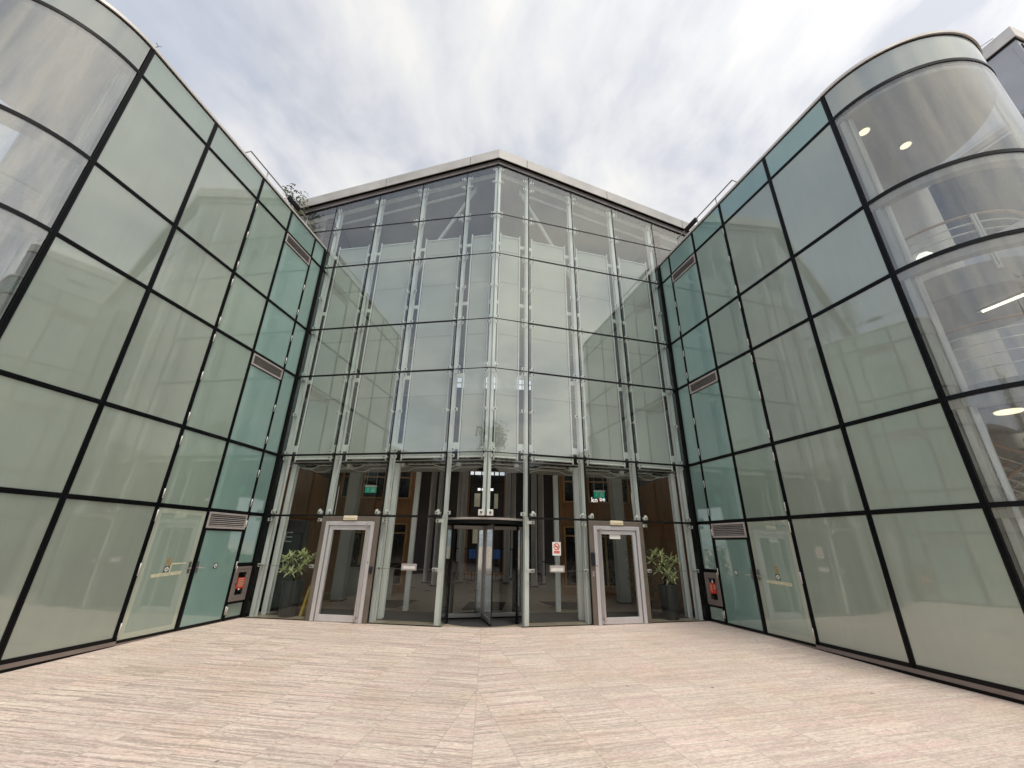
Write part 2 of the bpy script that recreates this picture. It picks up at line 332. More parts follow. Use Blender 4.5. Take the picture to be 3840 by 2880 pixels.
M = {
 'paving': paving_mat(),
 'lobby_stone': pmat('lobby_stone_floor', (.36, .30, .225), .3, var=.08, scale=1.2, ior=1.45),
 'frost_olive': frosted('frosted_glass_olive', (.39, .46, .39), (.315, .37, .325)),
 'frost_teal': frosted('frosted_glass_teal', (.275, .44, .40), (.215, .36, .335)),
 'frost_mid': frosted('frosted_glass_green', (.345, .445, .375), (.28, .37, .325)),
 'black': pmat('black_aluminium', (.0045, .005, .007), .4, 0, var=.2, scale=2, ior=1.3),
 'gasket': pmat('black_silicone', (.006, .007, .007), .6, var=.1, ior=1.3),
 'silver': pmat('satin_aluminium', (.60, .57, .56), .38, .75, var=.06, scale=2, stretch=(1, 1, .2)),
 'wing_metal': pmat('grey_revolving_door_metal', (.34, .335, .33), .4, .5, var=.06, scale=2),
 'door_silver': pmat('anodised_door_frame', (.68, .675, .70), .36, .45, var=.05, scale=4, stretch=(1, 1, .2)),
 'bronze': pmat('brown_anodised_surround', (.19, .16, .135), .45, .3, var=.12, scale=3),
 'vent': pmat('grey_louvre_metal', (.52, .48, .46), .45, .15, var=.08),
 'cabinet': pmat('taupe_cabinet_metal', (.30, .255, .235), .45, .3, var=.1),
 'white': pmat('white_painted_steel', (.80, .825, .815), .35, 0, var=.07, scale=6, stretch=(1, 1, .15)),
 'bracket': pmat('white_cast_bracket', (.76, .77, .74), .35, 0, var=.08, scale=9),
 'bolt': pmat('stainless_bolt', (.22, .215, .21), .3, .8),
 'coping': pmat('pale_metal_coping', (.72, .695, .66), .45, .2, var=.08, scale=2),
 'fascia': pmat('grey_fascia_panel', (.47, .465, .45), .55, .1, var=.12, scale=1.4, bump=.1, bscale=80),
 'soffit': pmat('grey_soffit', (.42, .43, .43), .8, var=.1, scale=.8),
 'plaster': pmat('off_white_plaster', (.44, .435, .415), .85, var=.06, scale=1.2),
 'plaster_grey': pmat('grey_plaster', (.42, .42, .40), .85, var=.07, scale=1),
 'timber': pmat('orange_timber_panelling', (.40, .185, .06), .5, base2=(.28, .12, .038), scale=2.2, stretch=(7, 7, .6)),
 'timber_frame': pmat('light_timber_frame', (.58, .33, .15), .5, var=.15, scale=4, stretch=(6, 6, .8)),
 'dark_glass': pmat('dark_window_glass', (.012, .014, .016), .06, var=.2, ior=1.5),
 'dark': pmat('dark_grey_paint', (.016, .016, .016), .7, var=.2),
 'mat': pmat('dark_entrance_mat', (.035, .035, .037), .95, var=.25, scale=60, bump=.4, bscale=200),
 'brick': brick_mat(),
 'screen': screen_mat(),
 'glass': glass('clear_front_glass', (.94, .972, .957), .095, wav=.04, wscale=.5),
 'glass_low': glass('clear_ground_floor_glass', (.94, .962, .952), .024, wav=.03, wscale=.5),
 'glass_thin': glass('clear_door_glass', (.93, .955, .945), .02),
 'drum': glass('curved_clear_glass', (.92, .935, .92), .10, wav=.10, wscale=1.1, dirt=.13, stretch=(1.6, 1.6, .12)),
 'drum_hazy': glass('curved_hazy_glass', (.82, .84, .825), .20, wav=.2, wscale=1.1, dirt=.24, stretch=(1.6, 1.6, .12)),  # extra grey film imitates hazy sky reflection, on top of the dirt streaks
 'pot': pmat('black_planter', (.016, .018, .021), .35, var=.2),
 'soil': pmat('dark_soil', (.03, .022, .015), .95, var=.3, scale=30),
 'leaf_var': pmat('variegated_leaf', (.84, .84, .52), .45, base2=(.38, .46, .17), scale=45),
 'leaf': pmat('green_leaf', (.085, .13, .035), .5, base2=(.035, .065, .018), scale=8),
 'leaf_pale': pmat('pale_green_leaf', (.17, .20, .075), .5, base2=(.08, .11, .035), scale=8),
 'leaf_dark': pmat('dark_green_leaf', (.05, .085, .025), .5, base2=(.02, .04, .012), scale=5),
 'bark': pmat('brown_bark', (.11, .08, .055), .9, var=.3, scale=9, stretch=(3, 3, .5)),
 'red': pmat('red_plastic', (.70, .055, .03), .4, var=.08),
 'green': pmat('exit_green', (.0, .30, .19), .4, var=.03, emit=((.0, .30, .18), .25)),
 'signwhite': pmat('white_sign_plastic', (.82, .83, .80), .4, var=.02),
 'cream': pmat('cream_lamp_plastic', (.78, .70, .50), .45, var=.06, scale=6),
 'lamp_on': pmat('lit_lamp_diffuser', (.9, .85, .7), .4, var=0.01, emit=((1, .86, .55), 1.3)),
 'tube_on': pmat('lit_tube', (.9, .85, .7), .4, var=0.01, emit=((1, .90, .66), 2.0)),
 'globe': pmat('white_globe', (.9, .9, .88), .3, var=.01, emit=((1, .98, .94), .8)),
 'handrail': pmat('beech_handrail', (.42, .27, .16), .45, var=.12, scale=5),
 'yellow': pmat('yellow_plastic', (.45, .30, .02), .45, var=.08),
 'blue': pmat('blue_screen', (.03, .12, .40), .3, var=.1, emit=((.04, .16, .5), .04)),
 'navy': pmat('dark_fabric', (.03, .03, .045), .9, var=.2),
 'tape': pmat('old_tape', (.66, .66, .48), .6, var=.12, scale=20),
 'residue': pmat('brown_glue_residue', (.30, .19, .05), .7, base2=(.42, .36, .22), scale=25),
 'blackplate': pmat('black_label', (.015, .018, .03), .4),
 'tower': pmat('blue_grey_cladding', (.52, .54, .58), .35, var=.08, scale=.8),
 'pale_render': pmat('brown_brick_render', (.17, .13, .10), .85, var=.1, scale=.6),
 'roofgrey': pmat('roof_membrane', (.25, .25, .25), .9, var=.1),
 'pale_lit': pmat('lit_pale_wall', (.6, .56, .45), .8, var=.1, scale=3, emit=((.8, .7, .5), .10)),  # faint emission stands in for room light falling on the wall beyond
}

# ------------------------------------------------------------------ paving
pv = MB()
ys = [1.0, -0.5, -2.9, -5, -9, -14, -25, -60, -220]
def gz(y): return 0 if y > -.5 else (GZ if y < -2.9 else GZ * (-.5 - y) / 2.4)
xs = [-220, -60, -20, -9, -5.3, 0, 5.3, 9, 20, 60, 220]
vs = [(x, y, gz(y)) for y in [220, 60, 12.5] for x in xs]
vs = [(x, y, -.062) for y in [220, 60] for x in xs] + [(x, y, gz(y) - .004) for y in ys for x in xs]
nx = len(xs)
pv.add(vs, [(j * nx + i, j * nx + i + 1, (j + 1) * nx + i + 1, (j + 1) * nx + i) for j in range(len(ys) + 1) for i in range(nx - 1)])
# keep the sheet's back part under the lobby floor
o = pv.build('paving', M['paving'], recalc=False)
for p in o.data.polygons:
    if p.normal.z < 0: p.flip()
tag(o, 'pale travertine paving with streaky pinkish stripes in front of the glass entrance', 'paving', kind='structure')
fl = MB()
fl.prism([(0, .12), (-5.4, 1.25), (-5.42, 16), (5.42, 16), (5.4, 1.25)], -.05, .002)
tag(fl.build('lobby_floor', M['lobby_stone']), 'dim beige stone floor inside the glass entrance', 'floor', kind='structure')

# ------------------------------------------------------------------ entrance hall
hall = thing('entrance_hall', (0, 0, 0), 'tall folded clear glass front with white posts and grey eaves between the two wings', 'building')
def zp(a, y=0): return ZP - PK * a
ROWS = [ZE, ZD, ZC, ZB, ZA, ZF]
G = .006
for s in (-1, 1):
    fr = FR[s]; JX = JS + [6.84]
    for i in range(5):
        a0, a1 = JX[i] + G, JX[i + 1] - G
        levels = [0, ZE, ZD, ZC, ZB, ZA, ZF]
        for j in range(7):
            z0 = levels[j] + G
            if i == 4 and j < 5: continue
            if i == 4 and j == 5: z0 = 9.9
            if j == 0:
                if i == 0: continue
                if i == 1: b0, b1 = .84, 2.443 - G
                elif i == 2: continue
                else: b0, b1 = a0, a1
                if i == 3: b0 = 3.888 + G
                MB().box(fr, b0, b1, -.012, 0, .012, ZE - G).build('glass_panel', M['glass_low'], hall)
                continue
            if j == 6:
                t0, t1 = zp(a0) - .01, zp(a1) - .01
                pts = [fr(a, o, z) for (z, k) in ((z0, 0), (None, 1)) for o in (-.012, 0) for a in (a0, a1) for z in [z if z is not None else (t0 if a == a0 else t1)]]
                MB().hexa(pts).build('glass_panel', M['glass'], hall)
            else:
                MB().box(fr, a0, a1, -.012, 0, z0, levels[j + 1] - G).build('glass_panel', M['glass_low' if j == 1 else 'glass'], hall)
    # side glass returning to the revolving door
    p0 = fr(.84, 0, 0); p1 = (s * .765, .44, 0)
    dv = Vector((p1[0] - p0[0], p1[1] - p0[1], 0)); ln = dv.length; dv.normalize(); nv = Vector((dv.y, -dv.x, 0))
    rf = frame(s, p0, dv, nv)
    MB().box(rf, .008, ln, -.006, .006, .012, ZE - .03).build('glass_panel', M['glass_low'], hall)
    # mullion posts behind the joints
    for i, a in enumerate(JX):
        if i == 0:
            MB().box(fr, .035, .105, -.20, -.06, ZE + .04, zp(.07) - .02).build('post', M['white'], hall, .006)
            continue
        if i == 5: continue
        off = .0 if i < 4 else -.06
        z0 = .0
        b = MB(); b.box(fr, a - .05 + off, a + .05 + off, -.15, -.135, z0, zp(a) - .02)
        b.box(fr, a - .012 + off, a + .012 + off, -.26, -.15, z0, zp(a) - .02)
        b.box(fr, a - .05 + off, a + .05 + off, -.275, -.26, z0, zp(a) - .02)
        b.build('post', M['white'], hall)
    # dark joints: transoms
    for z in ROWS:
        th = {ZE: .028, ZD: .026, ZC: .024, ZB: .022, ZA: .018, ZF: .012}[z]
        MB().box(fr, JS[1], JX[5] if z >= ZA else 5.36, -.03, .006, z - th, z + th * .6).build('transom', M['gasket'], hall)
        if z > ZE: MB().box(fr, 0.004, JS[1], -.014, .004, z - .008, z + .008).build('transom', M['gasket'], hall)
    for i in range(1, 5):
        a = JX[i]
        w = .011
        MB().box(fr, a - w, a + w, -.014, .004, ZE + .02 if i == 1 else .02, zp(a) - .02).build('glass_joint', M['gasket'], hall)
        if i < 5:
            MB().box(fr, a - .02, a + .02, -.02, .007, ZE + .02, ZD - .026).build('glass_joint', M['gasket'], hall)
    # brackets with bolts
    def bracket(a, z, pair_up=True, pair_dn=True, one_side=0):
        m = MB(); bo = []
        for sgn in (-1, 1):
            if one_side and sgn != one_side: continue
            for on, dz in ((pair_up, .075), (pair_dn, -.075)):
                if not on: continue
                c = a + sgn * .125
                m.box(fr, c - .056, c + .056, -.040, -.016, z + dz - .038, z + dz + .038)
                m.box(fr, a + sgn * .045, c, -.135, -.045, z + dz - .016, z + dz + .016)
                p = fr(c + sgn * .012, -.012, z + dz); ax = Vector(fr(0, 1, 0)) - Vector(fr(0, 0, 0))
                bo.append(MB().lathe(p, [(.019, 0), (.019, .016), (.014, .021), (0.0001, .022)], 12, ax))
        b = m.build('fixing_bracket', M['bracket'], hall, .003)
        for q_ in bo: q_.build('bolt', M['bolt'], b)
    for i in range(1, 5):
        a = JX[i]; os = -1 if i == 4 else 0
        for z in (ZD, ZC, ZB, ZA, ZF): bracket(a, z, one_side=os)
        bracket(a, ZE, one_side=(os if i == 4 else 0), pair_dn=False)
        for z in ((ZD + ZC) / 2, (ZB + ZA) / 2, (ZF + zp(a)) / 2 + .35): bracket(a, z + .075, False, True, os)
        bracket(a, zp(a) - .12, False, True, os)
    for z in (ZD, ZC, ZB, ZA, ZF): bracket(0, z, one_side=1)
    for z in ((ZD + ZC) / 2, (ZB + ZA) / 2, (ZF + ZP) / 2 + .35, ZP - .1): bracket(0, z + .075, False, True, 1)
    # ground storey plates
    for a, sd, z in ((1.0, 1, 1.06), (2.443, -1, 1.06), (3.888, 1, 1.06), (5.363, -1, 1.06), (1.0, 1, 2.06), (2.443, -1, 2.06), (3.888, 1, 2.06), (5.363, -1, 2.06)):
        m = MB(); c = a + sd * .085
        m.box(fr, c - .055 - (.08 if a == 1.0 else 0), c + .055, -.04, -.014, z - .036, z + .036)
        m.box(fr, c - .02, c + .02, -.14, -.045, z - .016, z + .016)
        b = m.build('fixing_bracket', M['bracket'], hall, .003)
        MB().lathe(fr(c + sd * .01, -.012, z), [(.022, 0), (.022, .016), (.0001, .022)], 12, Vector(fr(0, 1, 0)) - Vector(fr(0, 0, 0))).build('bolt', M['bolt'], b)
    b = MB().box(fr, .03, .17, -.05, .012, ZE + .02, ZE + .15).build('fixing_bracket', M['bracket'], hall, .004)
    MB().lathe(fr(.10, .012, ZE + .09), [(.026, 0), (.026, .016), (.0001, .024)], 12, Vector(fr(0, 1, 0)) - Vector(fr(0, 0, 0))).build('bolt', M['bolt'], b)
    # safety rail of glass at waist height
    for a0, a1 in ((1.02, 2.42), (3.9, 5.34)):
        MB().box(fr, a0, a1, -.010, .003, 1.056, 1.063).build('glass_seam', M['bolt'], hall)
    # inner row of steel posts
    for (x, y) in ((5.05, 1.62), (2.27, 1.08), (1.95, 2.36)):
        b = MB(); b.box(XY, s * x - .06, s * x + .06, y - .08, y - .065, .002, 3.46); b.box(XY, s * x - .012, s * x + .012, y - .065, y + .065, .002, 3.46)
        b.box(XY, s * x - .06, s * x + .06, y + .065, y + .08, .002, 3.46)
        b.build('post', M['white'], hall)
    # eaves
    def ebox(a0, a1, o0, o1, z0, z1, name, mat, par=hall):
        pts = [fr(a, o, z - PK * a) for z in (z0, z1) for o in (o0, o1) for a in (a0, a1)]
        return MB().hexa(pts).build(name, mat, par)
    jo = [-.0315, .90, 3.68, 6.5, 9.3] 
    for k in range(4):
        a0 = jo[k] + (.008 if k else .001); a1 = jo[k + 1] - .008
        ebox(a0, a1, .13, .15, 12.95, 13.30, 'fascia', M['fascia'])
    ebox(-.024, 9.3, .118, .129, 12.96, 13.29, 'fascia', M['gasket'])
    ebox(.005, 9.3, -.02, .06, 13.03, 13.24, 'eaves_recess', M['gasket'])
    ebox(.003, 9.3, .0, .118, 13.06, 13.24, 'eaves_recess', M['gasket'])
    ebox(.003, 9.3, -.05, .03, 12.83, 12.985, 'eaves_band', M['silver'])
    ebox(.003, 9.3, -.045, .012, 12.785, 12.83, 'eaves_band', M['gasket'])
    # soffit bands and tubes inside
    ebox(.02, 9.0, -.30, -.05, 12.86, 12.95, 'soffit_band', M['dark'])
    ebox(.04, 9.0, -.42, -.30, 12.80, 12.93, 'soffit_band', M['white'])
    ebox(.06, 9.0, -12, -.42, 12.92, 12.99, 'soffit', M['soffit'])
    tb = MB(); tb.tube([fr(.93, -.72, 12.60), fr(2.5, -.72, 12.60 - PK * 1.57), fr(6.6, -.72, 12.60 - PK * 5.67)], .045, 12)
    tb.tube([fr(.93, -.72, 12.92 - PK * .9), fr(.93, -.72, 12.55)], .06, 12)
    tb.build('roof_tube', M['white'], hall)
    MB().tube([fr(.95, -.72, 12.58), fr(2.5, -1.2, 10.6), fr(3.2, -1.4, 9.6)], .06, 12).build('roof_strut', M['white'], hall)
    for a in (2.6, 5.55):
        b = MB(); b.box(fr, a + .05, a + .13, -.70, -.55, 10.2, 12.0 - PK * (a - 2.5) - .1)
        b.tube([fr(a, -.25, 12.3 - PK * (a - 2.5)), fr(a + .1, -.6, 12.0 - PK * (a - 2.5) - .1)], .03, 8)
        b.build('roof_post', M['white'], hall)
# roof deck over the hall
rf = MB()
for s in (-1, 1):
    pts = [(0.0, .1), (s * 9.2, 2.05), (s * 9.2, 15.3), (0, 15.3)]
    rf.prism(pts, lambda x, y: 13.0 - PK * abs(x) * 1.02, lambda x, y: 13.22 - PK * abs(x) * 1.02)
rf.build('roof', M['roofgrey'], hall)

# entrance doors in the bays beside the revolving door
def inset(b, fr, a0, a1, z0, z1, w, o0, o1, bottom=True, wb=None):
    b.box(fr, a0, a0 + w, o0, o1, z0, z1); b.box(fr, a1 - w, a1, o0, o1, z0, z1)
    b.box(fr, a0 + w, a1 - w, o0, o1, z1 - w, z1)
    if bottom: b.box(fr, a0 + w, a1 - w, o0, o1, z0, z0 + (wb or w))
for s in (-1, 1):
    fr = FR[s]
    d = MB(); inset(d, fr, 2.455, 3.878, 0, 2.138, .112, -.06, .035, False)
    d = d.build('entrance_door', M['bronze'], hall, .004)
    d['label'] = 'silver framed glass door with a brown metal surround'
    f = MB(); inset(f, fr, 2.568, 3.765, 0.0, 2.025, .085, -.05, .05, False); f.build('door_frame', M['door_silver'], d, .004)
    f = MB(); inset(f, fr, 2.668, 3.664, .008, 1.93, .085, -.03, .028, True, .125); f.build('door_leaf', M['door_silver'], d, .004)
    MB().box(fr, 2.655, 2.665, -.04, .02, .01, 1.93).build('door_seal', M['gasket'], d)
    MB().box(fr, 2.668, 3.664, -.03, .02, 1.935, 1.945).build('door_seal', M['gasket'], d)
    MB().box(fr, 2.754, 3.578, -.008, .004, .134, 1.844).build('door_glass', M['glass_thin'], d)
    h = MB(); h.tube([fr(2.712, .10, .06), fr(2.712, .10, 1.975)], .019, 14)
    for z in (.10, 1.935): h.box(fr, 2.69, 2.735, .028, .118, z - .022, z + .022)
    h.build('pull_handle', M['silver'], d, .003)
    MB().lathe(fr(2.60, .05, 1.17), [(.014, 0), (.014, .008), (.0001, .01)], 12, Vector(fr(0, 1, 0)) - Vector(fr(0, 0, 0))).build('lock', M['bolt'], d)
    # lamp over the door
    lt = thing('bulkhead_lamp', fr(3.17, .035, 2.06), ('cream bulkhead lamp above the left glass door' if s < 0 else 'cream bulkhead lamp above the right glass door with the paper notice'), 'lamp', 'bulkhead lamps above the doors')
    b = MB(); b.box(fr, 3.0, 3.34, .036, .075, 2.05, 2.152); b.build('lamp_body', M['cream'], lt, .012)
    MB().box(fr, 3.03, 3.31, .0755, .082, 2.098, 2.104).build('lamp_cover', M['signwhite'], lt)
    # letter plate
    b = MB(); inset(b, fr, 1.48, 1.83, 1.035, 1.165, .032, .0015, .016); lp = b.build('letter_plate', M['silver'], hall, .003)
    MB().box(fr, 1.512, 1.798, .0015, .010, 1.067, 1.133).build('letter_flap', M['bracket'], lp)
# grey edge where the front meets the paving
for s in (-1, 1):
    fr = FR[s]
    MB().box(fr, .845, 2.452, -.03, .004, .003, .011).build('sill', M['gasket'], hall)
    MB().box(fr, 3.882, 5.40, -.03, .004, .003, .011).build('sill', M['gasket'], hall)
    b = MB(); b.box(fr, 5.40, 5.47, -.25, .02, 0, 10.0); b.build('end_jamb', M['gasket'], hall)

# small things on the front
fr = FR[1]
t = thing('intercom', fr(2.515, .035, 1.17), 'black intercom box on the brown surround of the right door', 'intercom')
MB().box(fr, 2.47, 2.565, .036, .075, 1.17, 1.45).build('intercom_body', M['blackplate'], t, .008)
b = MB(); b.box(fr, 2.495, 2.54, .0755, .079, 1.36, 1.42); b.lathe(fr(2.517, .075, 1.25), [(.010, 0), (.010, .005), (.0001, .006)], 10, Vector(fr(0, 1, 0)) - Vector(fr(0, 0, 0)))
b.build('button', M['dark'], t)
t = MB().box(fr, 2.49, 2.535, .0355, .043, .95, 1.05).build('key_switch', M['silver'], None, .003)
tag(t, 'small steel key switch plate below the black intercom', 'switch')
MB().lathe(fr(2.512, .043, 1.01), [(.010, 0), (.010, .004), (.0001, .005)], 10, Vector(fr(0, 1, 0)) - Vector(fr(0, 0, 0))).build('keyhole', M['dark'], t)
MB().box(fr, 2.985, 3.268, .005, .008, 1.746, 1.884)
t = MB().box(fr, 2.985, 3.268, .0055, .0075, 1.746, 1.845).build('paper_notice', M['signwhite'])
tag(t, 'blank pale paper notice stuck at the top of the right door glass', 'notice')
fr = FR[-1]
t = MB().box(fr, 2.475, 2.555, .0355, .065, .955, 1.095).build('card_reader', M['blackplate'], None, .01)
tag(t, 'black card reader on the brown surround of the left door', 'card reader')
MB().box(fr, 2.505, 2.525, .0655, .067, 1.06, 1.075).build('reader_light', M['dark'], t)
# no smoking sign
fr = FR[1]
t = MB().box(fr, 1.553, 1.755, .0015, .005, 1.375, 1.655).build('no_smoking_sign', M['signwhite'])
tag(t, 'white no smoking sign with red ring on the glass right of the revolving door', 'sign')
axo = Vector(fr(0, 1, 0)) - Vector(fr(0, 0, 0))
def ring(fr, a, z, r0, r1, o0, o1, n=28):
    b = MB(); vs = []
    for k in range(n):
        ca, sa = math.cos(2 * PI * k / n), math.sin(2 * PI * k / n)
        for r, o in ((r0, o0), (r1, o0), (r1, o1), (r0, o1)): vs.append(fr(a + r * ca, o, z + r * sa))
    b.add(vs, [(k * 4 + j, k * 4 + (j + 1) % 4, ((k + 1) % n) * 4 + (j + 1) % 4, ((k + 1) % n) * 4 + j) for k in range(n) for j in range(4)])
    return b
b = ring(fr, 1.654, 1.558, .056, .074, .0055, .0075)
dgl = .054
b.hexa([fr(1.654 + x, o, 1.558 + z) for (x0, z0) in ((-.007, -.007), (.007, .007)) for o in (.0055, .0075) for (x, z) in ((x0 - dgl * .72, z0 + dgl * .72), (x0 + dgl * .72, z0 - dgl * .72))])
b.build('red_ring', M['red'], t)
MB().box(fr, 1.612, 1.690, .0055, .0068, 1.548, 1.562).box(fr, 1.69, 1.70, .0055, .0068, 1.562, 1.59).build('cigarette', M['blackplate'], t)
rb = MB().box(fr, 1.587, 1.722, .0055, .0072, 1.420, 1.468).build('red_band', M['red'], t)
text_obj('NO SMOKING', .019, M['signwhite'], fr(1.654, .0085, 1.437), PI / 2, FA, .0006, 'lettering', t)

# ------------------------------------------------------------------ revolving door
RC = (0.0, 1.17); RR = 1.0
rv = thing('revolving_door', (0, RC[1], 0), 'four wing revolving door with black edges at the middle of the glass front', 'revolving door')
b = MB(); b.arc(RC, .0, RR + .01, 0, 360, 2.105, 2.150, 64); b.build('canopy', M['vent'], rv)
b = MB(); b.arc(RC, .93, RR + .0, 0, 360, 2.02, 2.104, 64); b.build('canopy_ring', M['gasket'], rv)
b = MB(); b.arc(RC, .0, RR - .02, 0, 360, .003, .006, 64); b.build('threshold', M['mat'], rv)
th0 = R(-90 + 11.5)
for k in range(4):
    th = th0 + k * PI / 2; dx, dy = math.cos(th), math.sin(th)
    wf = frame(1, RC, (dx, dy), (-dy, dx))
    b = MB()
    b.box(wf, .03, .945, -.022, .022, 1.92, 2.0); b.box(wf, .03, .945, -.022, .022, .04, .12)
    b.box(wf, .028, .052, -.018, .018, .12, 1.92); b.box(wf, .918, .945, -.018, .018, .12, 1.92)
    w = b.build('door_wing', M['wing_metal'], rv, .003)
    MB().box(wf, .945, .975, -.012, .012, .012, 2.015).box(wf, .05, .945, -.010, .010, .010, .04).box(wf, .05, .945, -.010, .010, 2.0, 2.018).build('rubber_edge', M['gasket'], w)
    MB().box(wf, .052, .918, -.006, .006, .12, 1.92).build('wing_glass', M['glass_thin'], w)
b = MB(); b.tube([(RC[0], RC[1], .006), (RC[0], RC[1], 2.02)], .022, 14); b.build('centre_post', M['wing_metal'], rv)
for a0, a1 in ((-40.5, 40.5), (139.5, 220.5)):
    MB().arc(RC, RR - .012, RR, a0, a1, .012, 2.02, 28).build('drum_glass', M['glass_thin'], rv)
    for a in (a0, a1):
        MB().arc(RC, RR - .03, RR + .03, a - 1.6, a + 1.6, .006, 2.02, 2).build('drum_post', M['black'], rv)

# ------------------------------------------------------------------ grey fabric screens behind the glass
BAY = [(0.205, .80), (1.18, 2.26), (2.665, 3.725), (4.155, 5.15)]
ORD = ['first', 'second', 'third', 'fourth']
for s in (-1, 1):
    fr = FR[s]
    for i, (a0, a1) in enumerate(BAY):
        t = thing('fabric_screen', fr((a0 + a1) / 2, -.3, 3.54),
                  'tall grey fabric screen behind the glass, %s bay %s of the middle joint' % (ORD[i], 'left' if s < 0 else 'right'), 'fabric screen', 'grey fabric screens behind the glass front')
        MB().box(fr, a0 + .03, a1 - .03, -.304, -.300, 3.57, 10.25).build('fabric', M['screen'], t)
        sm = MB()
        for z in (5.15, 6.9, 8.6, 9.7): sm.box(fr, a0 + .035, a1 - .035, -.2995, -.297, z, z + .03)
        sm.build('hem', M['plaster'], t)
        for a in (a0, a1): MB().tube([fr(a, -.29, 3.49), fr(a, -.29, 10.36)], .021, 10).build('side_rail', M['white'], t)
        MB().tube([fr(a0, -.29, 10.27), fr(a1, -.29, 10.27)], .021, 10).build('top_rail', M['white'], t)
        MB().tube([fr(a0, -.29, 3.55), fr(a1, -.29, 3.55)], .021, 10).build('bottom_rail', M['white'], t)
        for a in (a0, a1):
            j = min(JS, key=lambda q: abs(q - a))
            sg = 1 if a > j else -1
            for z in (3.82, 5.70, 7.9, 9.95):
                b = MB(); hh = .085 if z < 4 else .055; b.box(fr, min(j + sg * .045, a), max(j + sg * .045, a), -.31, -.27, z - hh, z + hh)
                b.build('hanger', M['bracket'], t, .003)

# ------------------------------------------------------------------ behind the front: walkway, walls, lobby
wk = thing('walkway', (0, 1.4, 3.5), 'pale grille walkway with looped cables above the ground floor glass', 'walkway')
for s in (-1, 1):
    fr = FR[s]
    b = MB()
    b.box(fr, .04, 5.4, -.95, -.50, 3.50, 3.53)
    b.box(fr, .04, 5.35, -1.75, -.95, 3.44, 3.56)
    b.build('soffit_panel', M['plaster_grey'], wk)
    g = MB()
    for k in range(24): g.box(fr, .1 + k * .22, .11 + k * .22, -.94, -.51, 3.487, 3.499)
    g.box(fr, .05, 5.3, -.53, -.50, 3.46, 3.499); g.box(fr, .05, 5.3, -.95, -.93, 3.46, 3.499)
    g.build('grille', M['dark'], wk)
    cpts = []
    for k in range(5):
        a = .05 + k * 1.25
        cpts += [fr(a, -.62, 3.36), fr(a + .25, -.62, 3.44), fr(a + .85, -.62, 3.44), fr(a + 1.05, -.62, 3.36)]
    MB().tube(cpts[:-1], .011, 6).build('cable', M['white'], wk)
    MB().tube([(p[0] * .96, p[1] + .30, p[2] - .03) for p in cpts[:-2]], .011, 6).build('cable', M['white'], wk)
    for k in range(3): MB().box(fr, .8 + k * 1.46, .9 + k * 1.46, -.62, -.52, 3.38, 3.459).build('junction_box', M['bracket'], wk)

def window(parent, x0, x1, z0, z1, y, nv=1, bar=None, name='window'):
    f = MB(); w = .05
    fr_ = lambda a, o, z: (a, y - o, z)
    inset(f, fr_, x0, x1, z0, z1, w, 0, .05)
    for k in range(1, nv):
        xx = x0 + (x1 - x0) * k / nv; f.box(fr_, xx - .03, xx + .03, 0, .05, z0 + w, z1 - w)
    if bar: f.box(fr_, x0 + w, x1 - w, .001, .049, bar - .025, bar + .025)
    f = f.build(name, M['timber_frame'], parent)
    MB().box(fr_, x0 + .02, x1 - .02, .008, .012, z0 + .02, z1 - .02).build('pane', M['dark_glass'], f)
    return f
for s in (-1, 1):
    sd = 'left' if s < 0 else 'right'
    t = thing('timber_wall', (s * 4.0, 6, 0), 'orange timber wall with dark windows inside the lobby on the %s' % sd, 'wall')
    x0, x1 = sorted((s * 2.70, s * 5.40))
    b = MB(); b.box(XY, x0, x1, 6.0, 6.2, .003, 4.4)
    for k in range(6):
        xx = x0 + .45 * k + .02; b.box(XY, xx, xx + .43, 5.985, 5.999, 2.32, 2.98)
    b.build('wall_panel', M['timber'], t)
    side = MB(); xs0 = s * 5.40
    side.box(XY, min(xs0, xs0 + s * .30), max(xs0, xs0 + s * .30), 1.60, 5.98, .003, 3.578)
    for k in range(3): side.box(XY, min(xs0 - s * .004, xs0), max(xs0 - s * .004, xs0), 1.8 + k * 1.4, 3.19 + k * 1.4 - (.02 if k < 2 else .05), .9, 3.40)
    side.build('side_panel', M['timber'], t)
    window(t, *sorted((s * 5.30, s * 3.75)), 3.06, 4.10, 6.0, 2, 3.82)
    window(t, *sorted((s * 3.68, s * 3.40)), 3.06, 4.10, 6.0, 1, 3.82)
    window(t, *sorted((s * 3.33, s * 2.82)), 3.06, 4.10, 6.0, 1, 3.82)
    window(t, *sorted((s * 4.9, s * 3.7)), .25, 2.23, 6.0, 2, 1.9)
    window(t, *sorted((s * 3.3, s * 2.80)), .25, 2.23, 6.0, 1, 1.9)
    # brick side walls above
    t = thing('brick_wall', (s * 5.5, 4, 3.6), 'brown brick side wall glimpsed between the grey screens on the %s' % sd, 'wall')
    MB().box(XY, *sorted((s * 5.42, s * 5.72)), 1.60, 16, 3.58, 12.0).build('brickwork', M['brick'], t)
    b = MB()
    for z in (5.3, 7.2): b.box(XY, *sorted((s * 5.34, s * 5.418)), 1.9, 15.8, z, z + .12)
    b.build('string_course', M['plaster_grey'], t)
    # upper inner fronts set back
    t = thing('office_front', (s * 4, 6.2, 4.4), 'dark office storeys behind the grey screens on the %s side of the hall' % sd, 'wall')
    MB().box(XY, *sorted((s * 2.9, s * 5.40)), 6.25, 6.45, 4.42, 11.7).build('wall_panel', M['dark'], t)
    for z in (5.0, 7.2, 9.3):
        f = MB().box(XY, *sorted((s * 3.1, s * 5.2)), 6.20, 6.245, z, z + 1.3).build('window', M['dark_glass'], t)
        MB().box(XY, *sorted((s * 3.1, s * 5.2)), 6.17, 6.198, z - .12, z - .02).build('sill', M['plaster_grey'], f)

